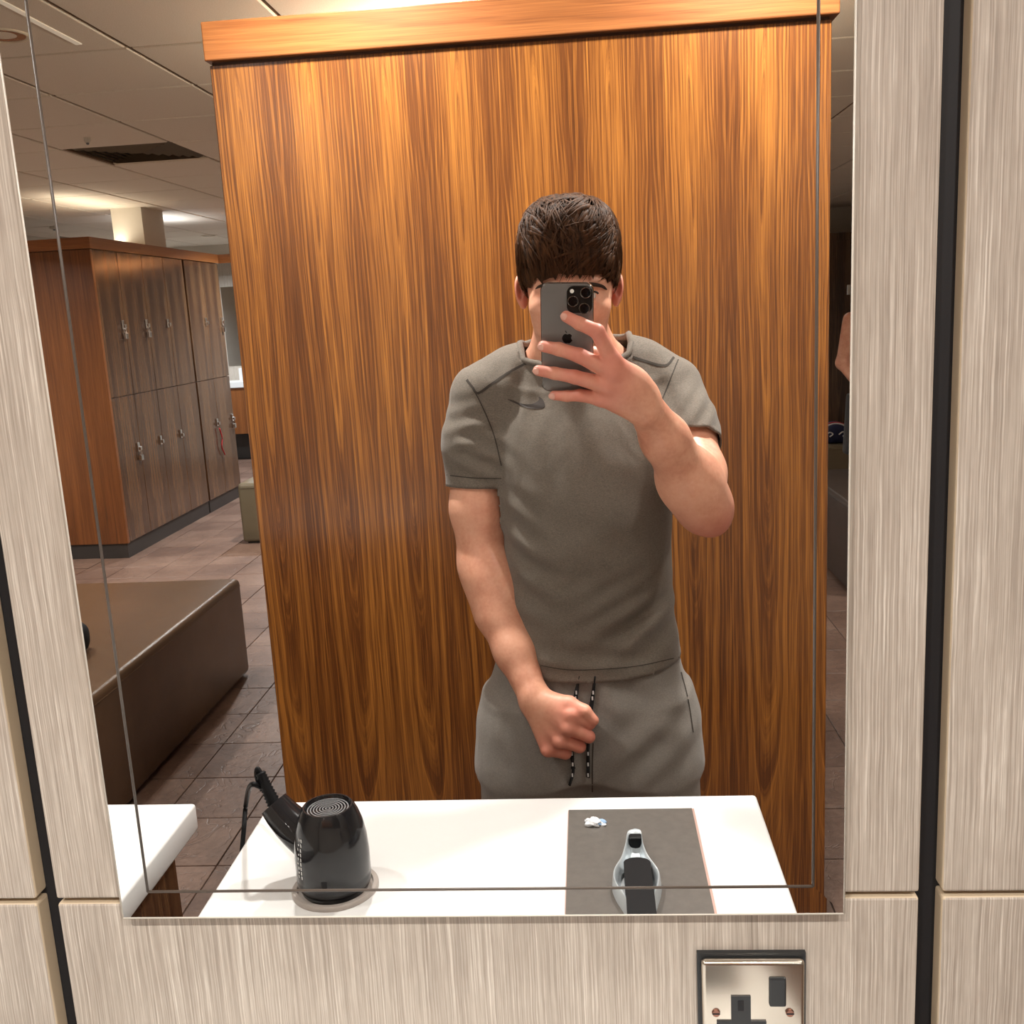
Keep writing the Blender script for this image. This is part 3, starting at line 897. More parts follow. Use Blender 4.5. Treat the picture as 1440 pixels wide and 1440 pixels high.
# linear slot light
l0, l1 = RH(160 / 3.6, 90 / 3.6, CEIL), RH(400 / 3.6, 215 / 3.6, CEIL)
bm = bmesh.new(); box(bm, l0.x - 0.012, l0.x + 0.012, l1.y, l0.y + 0.5, CEIL - 0.008, CEIL - 0.004, 0.002)
em = NT('slot_glow'); em.set(base_color=(0.9, 0.85, 0.75)); em.b.inputs['Emission Color'].default_value = (1.0, 0.86, 0.66, 1); em.b.inputs['Emission Strength'].default_value = 0.22
MAT['slot_glow'] = em.m
sl = link('slot_light', mesh(bm), 'slot_glow'); tag(sl, 'slim linear slot light glowing in the ceiling beside a round downlight', 'ceiling light')
# air vent: four-way diffuser with stepped square blades
vc = (cx0 + (vent_cell[0] + 0.5) * CP, cy0 + (vent_cell[1] + 0.5) * CP)
ve = empty('air_vent', (vc[0], vc[1], CEIL)); tag(ve, 'square four way ceiling air vent with dark slatted blades', 'air vent')
bm = bmesh.new(); box(bm, -CP / 2 + 0.012, CP / 2 - 0.012, -CP / 2 + 0.012, CP / 2 - 0.012, 0.02, 0.03); link('back_plate', mesh(bm), 'grille_dark', ve)
for k in range(6):
    s = 0.278 - k * 0.042
    bm = bmesh.new()
    o_ = [(-s, -s), (s, -s), (s, s), (-s, s)]; i_ = [(-s + 0.032, -s + 0.032), (s - 0.032, -s + 0.032), (s - 0.032, s - 0.032), (-s + 0.032, s - 0.032)]
    a = [bm.verts.new((*p, 0.018)) for p in o_]; b = [bm.verts.new((*p, -0.003)) for p in i_]
    for i in range(4):
        bm.faces.new((a[i], a[(i + 1) % 4], b[(i + 1) % 4], b[i]))
    bmesh.ops.solidify(bm, geom=bm.faces[:], thickness=0.002)
    link('blade', mesh(bm), 'vent_blade', ve)
# unseen strip uplights added on the locker tops to brighten the ceiling
for (ux0, ux1, uy0, uy1, wt, tn, lab) in ((bx - 0.34, bx - 0.28, by - 1.5, by - 0.15, 4.5, 0, 'added slim fill uplight lying on top of the two tier locker bank'),
                                          (pxl + 0.3, pxr - 0.3, PY - 1.43, PY - 1.37, 46, 0, 'added slim fill uplight lying on top of the golden locker row'),
                                          (bx - 0.34, bx - 0.28, by2 - 0.75, by2 - 0.1, 3, 2, 'added slim fill uplight lying on top of the short locker bank')):
    zc = CAPT if ux0 < -2 else R(284, 33, pd).z
    e = empty('added_uplight', ((ux0 + ux1) / 2, (uy0 + uy1) / 2, zc)); tag(e, lab, 'lamp', 'added fill uplights')
    rel(boxobj('housing', 'print_grey', ux0, ux1, uy0, uy1, zc, zc + 0.03), e)
    ld = bpy.data.lights.new('lamp', 'AREA'); ld.shape = 'RECTANGLE'; ld.size = (ux1 - ux0) * 0.9; ld.size_y = (uy1 - uy0) * 0.95; ld.energy = wt * FILL_UPLIGHTS
    ld.color = ((1.0, 0.88, 0.70), (1, 1, 1), (0.88, 0.94, 1.0))[tn]
    lo = bpy.data.objects.new('lamp', ld); C.objects.link(lo); lo.parent = e; lo.location = (0, 0, 0.035); lo.rotation_euler = (math.pi, 0, 0)
# smoke detector and small sensor
for (p, lab, nm, s) in ((RH(122, 192, CEIL), 'tiny white ceiling sensor beside the square air vent', 'ceiling_sensor', 0.016), (RH(70, 318, CEIL), 'small round smoke detector on the ceiling above the locker banks', 'smoke_detector', 0.05)):
    e = empty(nm, (p.x, max(p.y, Y1 + 0.3), CEIL)); tag(e, lab, 'detector')
    bm = bmesh.new(); lathe(bm, [(s, -0.004), (s * 0.98, -0.022), (s * 0.7, -0.03)], 24); link('base', mesh(bm, smooth=True, ang=40), 'wall_paint', e)
    bm = bmesh.new(); lathe(bm, [(s * 0.5, -0.03), (s * 0.45, -0.036), (s * 0.3, -0.039)], 20); link('sensor_head', mesh(bm, smooth=True, ang=40), 'print_grey', e)


# ------------------------------------------------------------------ implicit-surface body builder
class Field:
    def __init__(s, xs, ys, zs):
        s.ax = [np.asarray(a, np.float32) for a in (xs, ys, zs)]
        s.v = np.full([len(a) for a in s.ax], 0.2, np.float32)

    def sl(s, lo, hi):
        r = []
        for a, l, h in zip(s.ax, lo, hi):
            i, j = np.searchsorted(a, l), np.searchsorted(a, h)
            r.append(slice(i, max(i, j)))
        return tuple(r)

    def add(s, fn, lo, hi, k=0.0, op='union'):
        sl = s.sl(lo, hi)
        x = s.ax[0][sl[0]][:, None, None]; y = s.ax[1][sl[1]][None, :, None]; z = s.ax[2][sl[2]][None, None, :]
        if min(x.size, y.size, z.size) == 0:
            return
        d = fn(x, y, z); a = s.v[sl]
        if op == 'union':
            if k:
                h = np.maximum(k - np.abs(a - d), 0) / k
                s.v[sl] = np.minimum(a, d) - h * h * k * 0.25
            else:
                s.v[sl] = np.minimum(a, d)
        elif op == 'cut':
            d = -d
            h = np.maximum(k - np.abs(a - d), 0) / k if k else 0
            s.v[sl] = np.maximum(a, d) + h * h * (k or 0) * 0.25

    def cone(s, a, b, ra, rb, k=0.02, op='union'):
        a, b = np.array(a), np.array(b); m_ = max(ra, rb) + 0.05 + k
        ba = b - a; L2 = max(float(ba @ ba), 1e-9)

        def fn(x, y, z):
            px, py, pz = x - a[0], y - a[1], z - a[2]
            t = np.clip((px * ba[0] + py * ba[1] + pz * ba[2]) / L2, 0, 1)
            return np.sqrt((px - t * ba[0]) ** 2 + (py - t * ba[1]) ** 2 + (pz - t * ba[2]) ** 2) - (ra + (rb - ra) * t)
        s.add(fn, np.minimum(a, b) - m_, np.maximum(a, b) + m_, k, op)

    def chain(s, pts, rads, k=0.02):
        for i in range(len(pts) - 1):
            s.cone(pts[i], pts[i + 1], rads[i], rads[i + 1], k)

    def ell(s, c, r, k=0.02, op='union', rx=0.0, ry=0.0, rz=0.0):
        c = np.array(c); Rm = np.array(Matrix.Rotation(rz, 3, 'Z') @ Matrix.Rotation(ry, 3, 'Y') @ Matrix.Rotation(rx, 3, 'X')).T
        m_ = max(r) + 0.04 + k

        def fn(x, y, z):
            X, Y, Z = x - c[0], y - c[1], z - c[2]
            u = [(Rm[i, 0] * X + Rm[i, 1] * Y + Rm[i, 2] * Z) / r[i] for i in range(3)]
            k0 = np.sqrt(u[0] ** 2 + u[1] ** 2 + u[2] ** 2)
            k1 = np.sqrt((u[0] / r[0]) ** 2 + (u[1] / r[1]) ** 2 + (u[2] / r[2]) ** 2)
            return k0 * (k0 - 1) / np.maximum(k1, 1e-6)
        s.add(fn, c - m_, c + m_, k, op)

    def loft(s, rows, k=0.02, p=2.3, z0=None, z1=None):
        """rows: (z, cx, cy, half width, half depth), sorted by z"""
        rows = sorted(rows)
        zt_ = np.linspace(rows[0][0], rows[-1][0], 160); w_ = np.hanning(33); w_ /= w_.sum()
        tab = [np.convolve(np.pad(np.interp(zt_, [r[0] for r in rows], [r[i] for r in rows]), 16, mode='reflect', reflect_type='odd'), w_, 'valid') for i in range(1, 5)]
        rows = [(z, *(t[i] for t in tab)) for i, z in enumerate(zt_)]
        Z = [r[0] for r in rows]
        lo_, hi_ = (z0 if z0 is not None else Z[0]), (z1 if z1 is not None else Z[-1])

        def fn(x, y, z):
            f = lambda i: np.interp(z, Z, [r[i] for r in rows]).astype(np.float32)
            a, b = f(3), f(4)
            q = (np.abs((x - f(1)) / a) ** p + np.abs((y - f(2)) / b) ** p) ** (1 / p)
            d = (q - 1) * np.minimum(a, b)
            return np.maximum(d, np.maximum(lo_ - z, z - hi_))
        wmx = max(r[3] for r in rows) + 0.06; dmx = max(r[4] for r in rows) + 0.06
        xs = [r[1] for r in rows]; ys = [r[2] for r in rows]
        s.add(fn, (min(xs) - wmx, min(ys) - dmx, lo_ - 0.05), (max(xs) + wmx, max(ys) + dmx, hi_ + 0.05), k)

    def mesh(s):
        v = s.v; ins = v < 0
        nx, ny, nz = v.shape
        def c8(a):
            return [a[i:nx - 1 + i, j:ny - 1 + j, k:nz - 1 + k] for i in (0, 1) for j in (0, 1) for k in (0, 1)]
        cs = c8(ins); anyi = cs[0].copy(); alli = cs[0].copy()
        for c_ in cs[1:]:
            anyi |= c_; alli &= c_
        act = np.flatnonzero(anyi & ~alli)
        I, J, K = np.unravel_index(act, anyi.shape)
        vals = {(a, b, c_): v[I + a, J + b, K + c_] for a in (0, 1) for b in (0, 1) for c_ in (0, 1)}
        acc = np.zeros((len(I), 3)); cnt = np.zeros(len(I))
        cor = list(vals)
        for p in cor:
            for axs in range(3):
                if p[axs] == 0:
                    q = list(p); q[axs] = 1; q = tuple(q)
                    va, vb = vals[p], vals[q]; mk = (va < 0) != (vb < 0)
                    t = np.where(mk, va / np.where(mk, va - vb, 1), 0)
                    e = np.array(p, float)[None, :].repeat(len(I), 0); e[:, axs] += t
                    acc[mk] += e[mk]; cnt[mk] += 1
        f = acc / cnt[:, None]
        P = np.empty_like(f)
        for axs, base in enumerate((I, J, K)):
            A = s.ax[axs]; P[:, axs] = A[base] + f[:, axs] * (A[base + 1] - A[base])
        sh = anyi.shape
        def vid(i, j, k):
            return np.searchsorted(act, np.ravel_multi_index((i, j, k), sh))
        quads = []
        for axs in range(3):
            sl0 = [slice(1, -1)] * 3; sl1 = [slice(1, -1)] * 3
            sl0[axs] = slice(0, -1); sl1[axs] = slice(1, None)
            a, b = ins[tuple(sl0)], ins[tuple(sl1)]
            for flip, mk in ((False, a & ~b), (True, ~a & b)):
                w_ = np.nonzero(mk); idx = [w_[q] + (0 if q == axs else 1) for q in range(3)]
                o1, o2 = [(1, 2), (2, 0), (0, 1)][axs]
                cid = []
                for d1, d2 in ((1, 1), (0, 1), (0, 0), (1, 0)):
                    ii = [x.copy() for x in idx]; ii[o1] = ii[o1] - d1; ii[o2] = ii[o2] - d2
                    cid.append(vid(*ii))
                q4 = np.stack(cid, 1)
                quads.append(q4[:, ::-1] if flip else q4)
        return P, np.concatenate(quads)


def relax(P, Q, it=2, lam=0.5):
    n = len(P)
    e0 = Q.ravel(); e1 = np.roll(Q, -1, 1).ravel()
    cnt = np.bincount(e0, minlength=n) + np.bincount(e1, minlength=n)
    for _ in range(it):
        for l_ in (lam, -lam * 1.02):
            S = np.zeros_like(P)
            for c_ in range(3):
                S[:, c_] = np.bincount(e0, P[e1, c_], n) + np.bincount(e1, P[e0, c_], n)
            P = P + l_ * (S / np.maximum(cnt, 1)[:, None] - P)
    return P


def field_mesh(P, Q, name):
    me = bpy.data.meshes.new(name); me.from_pydata(P.tolist(), [], Q.tolist()); me.update()
    me.polygons.foreach_set('use_smooth', [True] * len(me.polygons))
    return me


def axis(lo, hi, coarse, dense=(), fine=0.0018):
    out = [lo]
    while out[-1] < hi:
        x = out[-1]
        out.append(x + (fine if any(a <= x <= b for a, b in dense) else coarse))
    return out


def cull(P, Q, bad):
    """drop the quads that touch a bad vertex"""
    keep = ~bad[Q].any(1); Q = Q[keep]
    used = np.zeros(len(P), bool); used[Q.ravel()] = True
    new = np.cumsum(used) - 1
    return P[used], new[Q]


# ------------------------------------------------------------------ the person
BD = 1.90                               # distance of the body's image
PC = R(826, 760, BD)                    # body centre line
person = None
zz = lambda py, d=BD: R(822, py, d).z
xx = lambda px, py, d=BD: R(px, py, d).x

# ---- skin
rh = [PH(752, 560, 0), PH(930, 420, 0)]
lh = [R(725, 1070, 1.72), R(845, 965, 1.72)]
f = Field(axis(PC.x - 0.34, PC.x + 0.34, 0.0045, [(min(rh[0].x, lh[0].x) - 0.01, max(rh[1].x, lh[1].x) + 0.005)]),
          axis(dpt(2.10), dpt(1.44), 0.0045, [(dpt(1.60), dpt(1.46)), (dpt(1.80), dpt(1.69))], 0.0020),
          axis(0.03, H + 0.2, 0.008, [(lh[0].z - 0.01, lh[1].z + 0.01), (rh[0].z - 0.02, rh[1].z - 0.02)], 0.0020) if False else
          (axis(0.03, 0.8, 0.009)[:-1] + axis(0.8, H + 0.22, 0.0045, [(lh[0].z - 0.01, lh[1].z + 0.01), (rh[0].z - 0.02, rh[1].z - 0.02)], 0.0020)))
HD = 1.83; HXP = 801
hc = lambda px, py, d: R(px, py, d)
f.ell(hc(HXP, 376, HD + 0.015), (0.0785, 0.094, 0.098), 0.0)
f.ell(hc(HXP + 1, 420, HD - 0.030), (0.0690, 0.070, 0.078), 0.03)
f.ell(hc(HXP + 2, 480, HD - 0.062), (0.034, 0.034, 0.024), 0.04)
f.ell(hc(HXP + 2, 398, HD - 0.070), (0.056, 0.022, 0.014), 0.02)                          # brow ridge
for s in (-1, 1):
    f.ell(hc(HXP + 2 + s * 26, 415, HD - 0.100), (0.016, 0.013, 0.010), 0.012, 'cut')         # eye sockets
    f.ell(hc(HXP + s * 38, 432, HD - 0.062), (0.020, 0.022, 0.016), 0.025)                 # cheekbones
    f.ell(hc(HXP + s * 36, 456, HD - 0.012), (0.015, 0.036, 0.022), 0.03)                  # jaw angle
    f.cone(hc(HXP + 2 + s * 7, 455, HD - 0.108), hc(HXP + 2 + s * 8, 456, HD - 0.1), 0.007, 0.007, 0.006)
f.cone(hc(HXP + 2, 412, HD - 0.092), hc(HXP + 2, 450, HD - 0.115), 0.008, 0.0105, 0.012)   # nose
f.ell(hc(HXP + 2, 470, HD - 0.092), (0.022, 0.010, 0.009), 0.012)                         # mouth
for s, ex, ey in ((-1, 733, 411), (1, 868, 407)):                                          # ears
    f.ell(hc(ex, ey, HD + 0.012), (0.0085, 0.020, 0.031), 0.006, ry=s * 0.12, rz=-s * 0.35)
    f.ell(hc(ex + s * 2, ey - 2, HD - 0.004), (0.0045, 0.010, 0.016), 0.004, 'cut', rz=-s * 0.35)
f.cone(hc(801, 455, HD + 0.030), hc(808, 510, HD + 0.070), 0.062, 0.066, 0.02)
f.cone(hc(785, 470, HD + 0.040), hc(765, 502, HD + 0.070), 0.040, 0.034, 0.02)
f.cone(hc(822, 468, HD + 0.040), hc(848, 498, HD + 0.070), 0.040, 0.034, 0.02)
f.cone(hc(775, 512, BD + 0.02), hc(684, 556, BD + 0.02), 0.036, 0.042, 0.02)
f.cone(hc(852, 508, BD + 0.02), hc(938, 550, BD + 0.02), 0.036, 0.042, 0.02)
f.loft([(zz(1010), PC.x, dpt(BD), 0.15, 0.09), (zz(900), PC.x, dpt(BD), 0.135, 0.085), (zz(760), PC.x, dpt(BD), 0.14, 0.09), (zz(620), PC.x, dpt(BD + 0.02), 0.145, 0.075), (zz(550), PC.x, dpt(BD + 0.035), 0.10, 0.045)], 0.04)
# left arm, hanging across to the fist
SL = [R(676, 562, 1.925), R(668, 640, 1.915), R(672, 715, 1.905), R(679, 790, 1.895), R(702, 860, 1.86), R(724, 915, 1.82), R(747, 972, 1.775)]
f.chain(SL, [0.044, 0.051, 0.052, 0.046, 0.046, 0.038, 0.0285], 0.02)
f.ell(R(690, 815, 1.875), (0.047, 0.046, 0.06), 0.03, ry=-0.25)
wr = R(750, 982, 1.768)
MC = [R(803, 1004, 1.722), R(799, 1023, 1.718), R(788, 1041, 1.724), R(771, 1053, 1.735)]
PIP = [R(829, 1017, 1.730), R(828, 1036, 1.726), R(815, 1050, 1.732), R(795, 1059, 1.742)]
for i, (a, b) in enumerate(zip(MC, PIP)):
    f.cone(wr + (a - wr) * 0.05 + Vector((0, 0, 0.008 - 0.006 * i)), a, 0.022, 0.0145, 0.016)
    f.cone(a, b, 0.0135, 0.0112, 0.004)
    dip = b + Vector((-0.006, -0.026, -0.002)); tip = dip + Vector((-0.024, -0.008, 0.003))
    f.cone(b, dip, 0.0112, 0.0095, 0.004); f.cone(dip, tip, 0.0095, 0.008, 0.003)
    f.ell(a + Vector((0, 0.006, 0)), (0.010, 0.008, 0.010), 0.008)
th = [R(768, 986, 1.752), R(800, 990, 1.733), R(822, 1000, 1.724), R(835, 1013, 1.724)]
f.chain(th, [0.020, 0.0145, 0.0115, 0.0095], 0.006)
# right arm, raised with the phone
SR = [R(942, 556, 1.925), R(966, 610, 1.865), R(980, 665, 1.79), R(990, 712, 1.705)]
f.chain(SR, [0.043, 0.050, 0.049, 0.043], 0.02)
f.ell(R(1003, 728, 1.712), (0.026, 0.028, 0.030), 0.03)
FR = [R(990, 712, 1.705), R(967, 672, 1.665), R(935, 617, 1.605), R(906, 570, 1.557)]
f.chain(FR, [0.043, 0.0445, 0.0365, 0.0275], 0.02)
f.ell(R(975, 684, 1.675), (0.043, 0.043, 0.060), 0.04, ry=-0.5)
wr = R(902, 564, 1.552)
B = -0.012                              # back of the phone, behind the lens plane
fin = [
    ([PH(861, 507, 0.004), PH(840, 466, 0.010), PH(815, 455, 0.002), PH(796, 445, B + 0.0088)], [0.0135, 0.0108, 0.0098, 0.0085]),
    ([PH(862, 524, 0.006), PH(815, 500, 0.010), PH(786, 491, 0.002), PH(764, 487, B + 0.0088)], [0.0138, 0.0110, 0.0100, 0.0085]),
    ([PH(855, 543, 0.004), PH(808, 530, 0.009), PH(780, 525, 0.002), PH(757, 521, B + 0.0085)], [0.0130, 0.0104, 0.0094, 0.0082]),
    ([PH(846, 560, -0.004), PH(815, 556, 0.002), PH(797, 557, -0.002), PH(779, 556, B + 0.006)], [0.0120, 0.0092, 0.0084, 0.0074]),
]
for i, (pts, rad) in enumerate(fin):
    w0 = wr + Vector((0.004, 0.002, 0.014 - 0.011 * i))
    f.cone(w0, pts[0], 0.0195, rad[0], 0.014)
    for j in range(3):
        f.cone(pts[j], pts[j + 1], rad[j], rad[j + 1], 0.0035)
    f.ell(pts[0] + Vector((0, 0.005, 0)), (0.011, 0.007, 0.010), 0.010)
f.ell(R(884, 545, 1.537), (0.032, 0.019, 0.030), 0.02, ry=0.6)
thm = [R(892, 552, 1.56), PH(862, 530, -0.034), PH(836, 500, -0.040), PH(815, 490, -0.034)]
f.chain(thm, [0.020, 0.015, 0.0115, 0.009], 0.01)
# legs
for s in (-1, 1):
    lx = PC.x + s * 0.105
    f.chain([(lx, dpt(BD), 0.86), (lx + s * 0.01, dpt(BD) + 0.005, 0.50), (lx + s * 0.012, dpt(BD) - 0.005, 0.36), (lx + s * 0.015, dpt(BD) - 0.015, 0.10)], [0.085, 0.058, 0.055, 0.038], 0.03)
P, Q = f.mesh(); P = relax(P, Q, 2)
flush_pts = [(Vector(p), 0.035) for pts, _ in fin for p in (pts[0], pts[1], pts[3])] + [(p, 0.035) for p in MC + PIP] + [(R(1005, 740, 1.70), 0.06), (R(733, 411, HD), 0.03), (R(868, 407, HD), 0.03), (R(800, 450, HD - 0.11), 0.03)]
fl_a = np.zeros(len(P))
for c_, r_ in flush_pts:
    fl_a = np.maximum(fl_a, np.exp(-((P - np.array(c_)) ** 2).sum(1) / (r_ ** 2)))
me = field_mesh(P, Q, 'person'); me.materials.append(MAT['skin'])
at = me.attributes.new('flush', 'FLOAT', 'POINT'); at.data.foreach_set('value', fl_a.astype(np.float32))
person = link('person', me); tag(person, 'person in grey T-shirt and grey shorts holding a phone up before the face', 'person')
del f


def child(name, me_, mat):
    return link(name, me_, mat, person)


def folds(P, N, comps):
    d = np.zeros(len(P))
    for (ax_, fr, ph, amp, c_, r_) in comps:
        t = P @ np.array(ax_)
        wgt = np.exp(-(((P - np.array(c_)) / np.array(r_)) ** 2).sum(1))
        d += amp * wgt * np.sin(t * fr + ph)
    return P + N * d[:, None]


def normals(P, Q):
    n = np.cross(P[Q[:, 2]] - P[Q[:, 0]], P[Q[:, 3]] - P[Q[:, 1]])
    N = np.zeros_like(P)
    for c_ in range(4):
        for k in range(3):
            N[:, k] += np.bincount(Q[:, c_], n[:, k], len(P))
    return N / np.maximum(np.linalg.norm(N, axis=1), 1e-12)[:, None]


# ---- T-shirt
f = Field(axis(PC.x - 0.33, PC.x + 0.33, 0.0045), axis(dpt(2.08), dpt(1.70), 0.0045), axis(zz(985), H + 0.06, 0.0045))
rows = []
for py, l_, r_, dc_, hd_ in ((545, 706, 930, 1.925, 0.088), (590, 694, 944, 1.915, 0.108), (640, 699, 946, 1.908, 0.118), (700, 705, 945, 1.905, 0.120), (790, 711, 944, 1.905, 0.113), (870, 709, 949, 1.905, 0.114), (930, 694, 960, 1.905, 0.122), (975, 686, 968, 1.905, 0.128)):
    a_, b_ = xx(l_, py, dc_), xx(r_, py, dc_)
    rows.append((zz(py, dc_), (a_ + b_) / 2, dpt(dc_), (b_ - a_) / 2, hd_))
hem = lambda x: zz(957, 1.80) + 0.02 * ((x - PC.x) / 0.19) ** 2
f.loft(rows, 0.0, 2.35)
f.chain([R(776, 508, 1.915), R(724, 530, 1.92), R(678, 556, 1.925)], [0.047, 0.049, 0.050], 0.05)
f.chain([R(856, 500, 1.915), R(900, 522, 1.92), R(942, 548, 1.925)], [0.047, 0.049, 0.049], 0.05)
f.cone(R(806, 480, 1.885), R(812, 540, 1.915), 0.066, 0.085, 0.03)
sleeves = []
for pts, rad in (([R(677, 558, 1.925), R(669, 620, 1.918), R(668.5, 700, 1.91)], [0.050, 0.0560, 0.0585]),
                 ([R(943, 550, 1.925), R(960, 600, 1.870), R(975, 650, 1.805)], [0.050, 0.055, 0.058])):
    f.chain(pts, rad, 0.045)
    ax_ = (pts[-1] - pts[-2]).normalized()
    sleeves.append((ax_, pts))
P, Q = f.mesh(); P = relax(P, Q, 3)
# open the neck, the sleeve ends and the hem
cn_f = R(806, 519, 1.83); cn_b = R(806, 470, 1.97); cn_l = R(747, 487, 1.90)
side = Vector((1, 0, (R(878, 482, 1.90).z - cn_l.z) / (R(878, 482, 1.90).x - cn_l.x)))
pn = side.cross(cn_b - cn_f).normalized()
pn = pn if pn.z > 0 else -pn
dn = (P - np.array(cn_f)) @ np.array(pn)
neck_c = np.array(R(810, 500, 1.90))
bad = (dn > 0) & (np.hypot(P[:, 0] - neck_c[0], P[:, 1] - neck_c[1]) < 0.10)
cutc = []
for (ax_, pts), dist in zip(sleeves, (0.0, 0.0)):
    e = R(668, 683, 1.91) if ax_.x < 0.05 else R(973, 630, 1.83)
    t = (P - np.array(e)) @ np.array(ax_)
    d_ax = np.linalg.norm((P - np.array(e)) - t[:, None] * np.array(ax_), axis=1)
    bad |= (t > 0) & (d_ax < 0.075) & (np.abs(P[:, 0] - PC.x) > 0.165)
    cutc.append((e, ax_))
bad |= P[:, 2] < hem(P[:, 0])
P, Q = cull(P, Q, bad)
# square up the borders
E_ = np.sort(np.stack([Q.ravel(), np.roll(Q, -1, 1).ravel()], 1), 1)
ue, uc = np.unique(E_, axis=0, return_counts=True)
bvv = np.unique(ue[uc == 1])
for i in bvv:
    if abs(P[i, 2] - hem(P[i, 0])) < 0.012:
        P[i, 2] = hem(P[i, 0])
    for (e, ax_) in cutc:
        t = float((P[i] - np.array(e)) @ np.array(ax_))
        if abs(t) < 0.012 and np.linalg.norm(P[i] - np.array(e)) < 0.085 and abs(P[i, 0] - PC.x) > 0.16:
            P[i] -= t * np.array(ax_)
    t = float((P[i] - np.array(cn_f)) @ np.array(pn))
    if abs(t) < 0.012 and np.hypot(P[i, 0] - neck_c[0], P[i, 1] - neck_c[1]) < 0.11:
        P[i] -= t * np.array(pn)
N = normals(P, Q)
sgnL = R(690, 600, 1.82); sgnR = R(975, 590, 1.82)
P = folds(P, N, [
    ((0.5, 0, 1.0), 150, 0.3, 0.0032, R(680, 640, 1.88), (0.05, 0.09, 0.07)), ((-0.2, 0, 1.0), 190, 1.0, 0.0022, R(660, 600, 1.88), (0.05, 0.09, 0.05)),
    ((-0.9, 0, 0.8), 170, 0.0, 0.0030, sgnR, (0.05, 0.09, 0.06)), ((0.45, 0, 1.0), 95, 0.6, 0.0045, R(735, 840, 1.80), (0.07, 0.1, 0.09)),
    ((-0.7, 0, 1.0), 80, 0.4, 0.0055, R(910, 890, 1.80), (0.09, 0.1, 0.07)), ((0.15, 0, 1.0), 120, 0.0, 0.0040, R(820, 925, 1.79), (0.10, 0.1, 0.035)),
    ((1.0, 0, 0.08), 95, 1.2, 0.0035, R(800, 640, 1.80), (0.07, 0.1, 0.10)), ((1.0, 0, -0.35), 120, 0.5, 0.0028, R(735, 545, 1.85), (0.05, 0.08, 0.06)),
    ((1.0, 0, 0.5), 120, 0.5, 0.0028, R(915, 560, 1.85), (0.05, 0.08, 0.06)), ((-0.55, 0, 1.0), 130, 0.2, 0.0045, R(890, 860, 1.79), (0.09, 0.1, 0.05)), ((0.8, 0, 1.0), 110, 0.9, 0.0035, R(725, 760, 1.82), (0.05, 0.1, 0.10)),
    ((1.0, 0, 0.12), 70, 2.4, 0.0050, R(815, 600, 1.80), (0.035, 0.1, 0.075)), ((0.3, 0, 1.0), 60, 0.9, 0.0035, R(850, 780, 1.80), (0.12, 0.1, 0.12))])
me = field_mesh(P, Q, 'tshirt')
shirt = child('tshirt', me, 'shirt_grey')
md = shirt.modifiers.new('thickness', 'SOLIDIFY'); md.thickness = 0.003; md.offset = -1
shirt_bvh = BVHTree.FromPolygons([Vector(p) for p in P], [tuple(q) for q in Q])


def on(bvh, px, py, lift=0.0012):
    """drop a photograph point on to a garment: follow the mirrored sight line from the camera's image"""
    eye = Vector((0, D, H)); r = ray(px, py); d_ = Vector((r.x, -r.y, r.z)).normalized()
    h = bvh.ray_cast(eye, d_, 4.0)
    if h[0] is None:
        return None
    return h[0] - d_ * lift


def ribbon(name, bvh, pts, wpx, mat, lift=0.0010, th=0.0008, n=6):
    sp = spline([Vector((p[0], p[1], 0)) for p in pts], n)
    bm_ = bmesh.new(); prev = None
    for i, p in enumerate(sp):
        t = (sp[min(i + 1, len(sp) - 1)] - sp[max(i - 1, 0)]).normalized(); s = Vector((-t.y, t.x, 0)) * wpx / 2
        a_, b_ = on(bvh, p.x + s.x, p.y + s.y, lift), on(bvh, p.x - s.x, p.y - s.y, lift)
        if a_ is None or b_ is None or abs(a_.y - b_.y) > 0.03:
            prev = None; continue
        cur = (bm_.verts.new(a_), bm_.verts.new(b_))
        if prev and (prev[0].co - cur[0].co).length < 0.05:
            bm_.faces.new((prev[0], prev[1], cur[1], cur[0]))
        prev = cur
    return child(name, mesh(bm_), mat)


ribbon('seam', shirt_bvh, [(656, 534), (664, 544), (672, 553), (690, 541), (715, 524), (745, 508)], 3.4, 'seam')
ribbon('seam', shirt_bvh, [(877, 497), (905, 507), (935, 514), (948, 502)], 3.4, 'seam')
ribbon('seam', shirt_bvh, [(657, 533), (675, 565), (694, 610), (705, 655)], 1.6, 'seam')
ribbon('seam', shirt_bvh, [(954, 505), (942, 535), (930, 565)], 1.6, 'seam')
ribbon('hem_stitch', shirt_bvh, [(628, 668), (665, 672), (705, 673)], 1.3, 'seam')
ribbon('hem_stitch', shirt_bvh, [(760, 936), (800, 942), (850, 941), (900, 936), (955, 924)], 1.3, 'seam')
# collar band around the neck opening
bnd = {}
for q in Q:
    for a_, b_ in zip(q, np.roll(q, -1)):
        kk = (min(a_, b_), max(a_, b_)); bnd[kk] = bnd.get(kk, 0) + 1
bv = sorted({i for e, c_ in bnd.items() if c_ == 1 for i in e if np.hypot(P[i, 0] - neck_c[0], P[i, 1] - neck_c[1]) < 0.11 and abs((P[i] - np.array(cn_f)) @ np.array(pn)) < 0.02})
if bv:
    cp = P[bv].mean(0)
    ang = np.arctan2(P[bv][:, 1] - cp[1], P[bv][:, 0] - cp[0]); bins = np.linspace(-math.pi, math.pi, 41)
    loop = []
    for i in range(40):
        mk = (ang >= bins[i]) & (ang < bins[i + 1])
        if mk.any():
            loop.append(Vector(P[bv][mk].mean(0)))
    loop = loop + loop[:2]
    bm = bmesh.new(); tube(bm, loop, 0.0062, 8, 1.0)
    child('collar', mesh(bm, smooth=True), 'shirt_grey')
# hem and cuff bands
for (e, ax_) in cutc:
    pass
